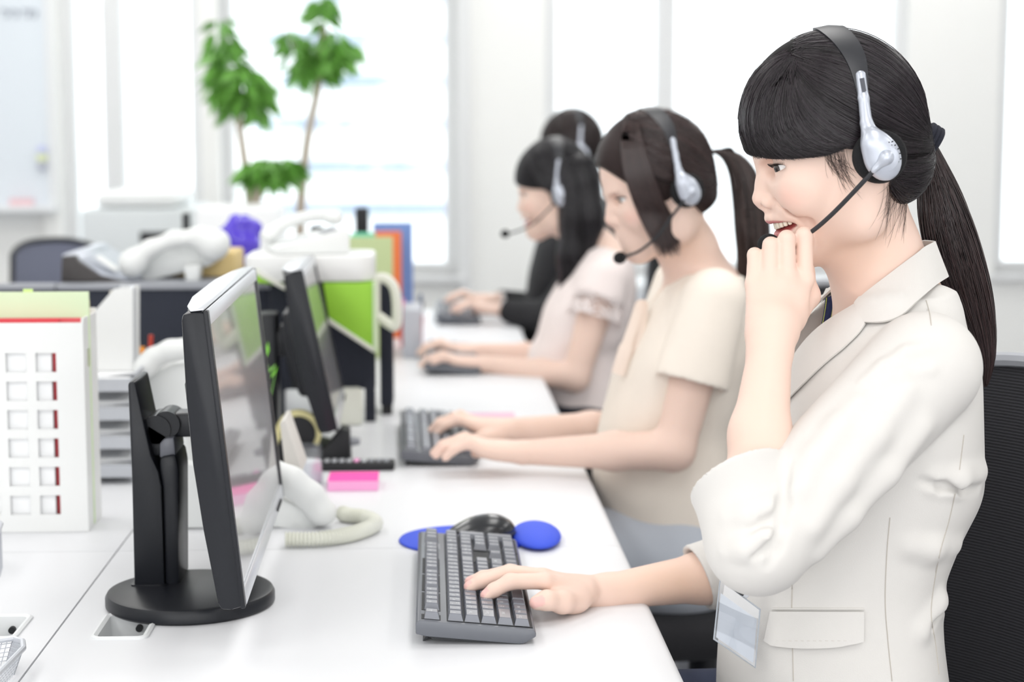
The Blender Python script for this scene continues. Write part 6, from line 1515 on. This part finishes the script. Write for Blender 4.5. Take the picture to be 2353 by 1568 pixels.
# the woman in the pale pink blouse
s3 = P2(1392, 640, 4.17); e3 = P2(1322, 868, 4.12); w3 = P2(1118, 838, 4.20)
s3r = V3((s3[0] - .01, 4.46, s3[2])); e3r = P2(1275, 822, 4.50); w3r = P2(1105, 808, 4.44)
B3, h3, A3, hs3, W3 = make_operator('woman in a pale pink blouse with long straight black hair, typing', (1275, 412), 4.35, -12, 8, -.095, 4.31, (28, 25, 30), 'long', [(s3, e3, w3, True), (s3r, e3r, w3r, False)],
    {'ease': .013, 'sleeve': .42, 'flare': .075, 'vneck': 1.0, 'name': 'blouse', 'mat': M_pinkb, 'lower': 'skirt', 'lmat': M_skirt}, mouth=True, dz=-.10)
lh = SDF(); q3 = lambda u, v, Y: V3(at(u, v, Y))
for e, Y in ((-1, 4.27), (0, 4.35), (1, 4.43)): lh.chain([q3(1330, 400, Y), q3(1338, 500, Y), q3(1322 + 12 * (e + 1), 590, Y - .01), q3(1300 + 22 * (e + 1), 668, Y - .01)], [.052, .050, .038, .016], .03)
solid('long_hair', lh, V3(at(1330, 520, 4.35)) - .25, V3(at(1330, 520, 4.35)) + .25, .006, mat('black_hair_mass', srgb(24, 22, 27), .45, spec=.3), B3, None, 2)
out = []
for i in range(700):
    Y = 4.35 + rng.uniform(-.13, .13); a = rng.uniform(0, 1); x = rng.normal(0, 6); out.append([V3(at(u, v, Y - .01)) for u, v in curve_px([(1290 + 65 * a, 380), (1300 + 75 * a + x, 470), (1285 + 110 * a + x, 590), (1268 + 130 * a + x, 650 + 30 * rng.uniform())], 14)])
Q = np.array(out, np.float32); sp_ = Q.shape; Q = Q.reshape(-1, 3)
for _ in range(3): d = lh.ev(Q, True); Q = Q - lh.grad(Q) * np.clip(d - .002, -.05, .012)[:, None] * .9
strand_mesh('hair_locks', Q.reshape(sp_), rng.uniform(.001, .002, len(out)), B3, hair_tints(len(out), (28, 25, 30), .4), M_hair)
make_headset('silver headset with its microphone out in front, on the woman in pale pink', h3, A3, 1.0, hs3, mic=[(1982, 385, .1048), (1930, 450, .096), (1870, 515, .085), (1800, 560, .07), (1735, 590, .05), (1712, 596, .04)], res=.003)
# the man in the black suit
s4 = P2(1395, 560, 5.26); e4 = P2(1262, 735, 5.20); w4 = P2(1158, 712, 5.30)
s4r = V3((s4[0], 5.62, s4[2])); e4r = P2(1262, 715, 5.62); w4r = P2(1140, 690, 5.52)
B4, h4, A4, hs4, W4 = make_operator('man in a black suit, half hidden behind the woman in pale pink', (1315, 325), 5.5, 0, 5, -.04, 5.44, (40, 28, 28), 'short', [(s4, e4, w4, True), (s4r, e4r, w4r, False)],
    {'ease': .02, 'sleeve': 1.0, 'flare': .06, 'vneck': .93, 'name': 'suit_jacket', 'mat': M_suit, 'lower': 'trousers', 'lmat': M_suit}, torso_w=1.15, dz=-.01, hair_h=.006)
make_headset('silver headset on the man in the black suit', h4, A4, 1.0, hs4, res=.003)
make_chair('black office chair behind the woman in the beige blouse', (.725, 3.08, 0), R(10))
make_chair('black office chair behind the woman in the pale pink blouse', (.66, 4.33, 0), R(5))
make_chair('black office chair behind the man in the black suit', (.74, 5.45, 0), R(0))
cpos = at(118, 600, 6.0); make_chair('slate grey office chair at the far left, before the copier', (cpos.x, 6.0, 0), R(152), False, .50, at(108, 553, 6.0).z, mesh_fabric('slate_chair_mesh', srgb(112, 116, 136), srgb(128, 132, 150), 60))
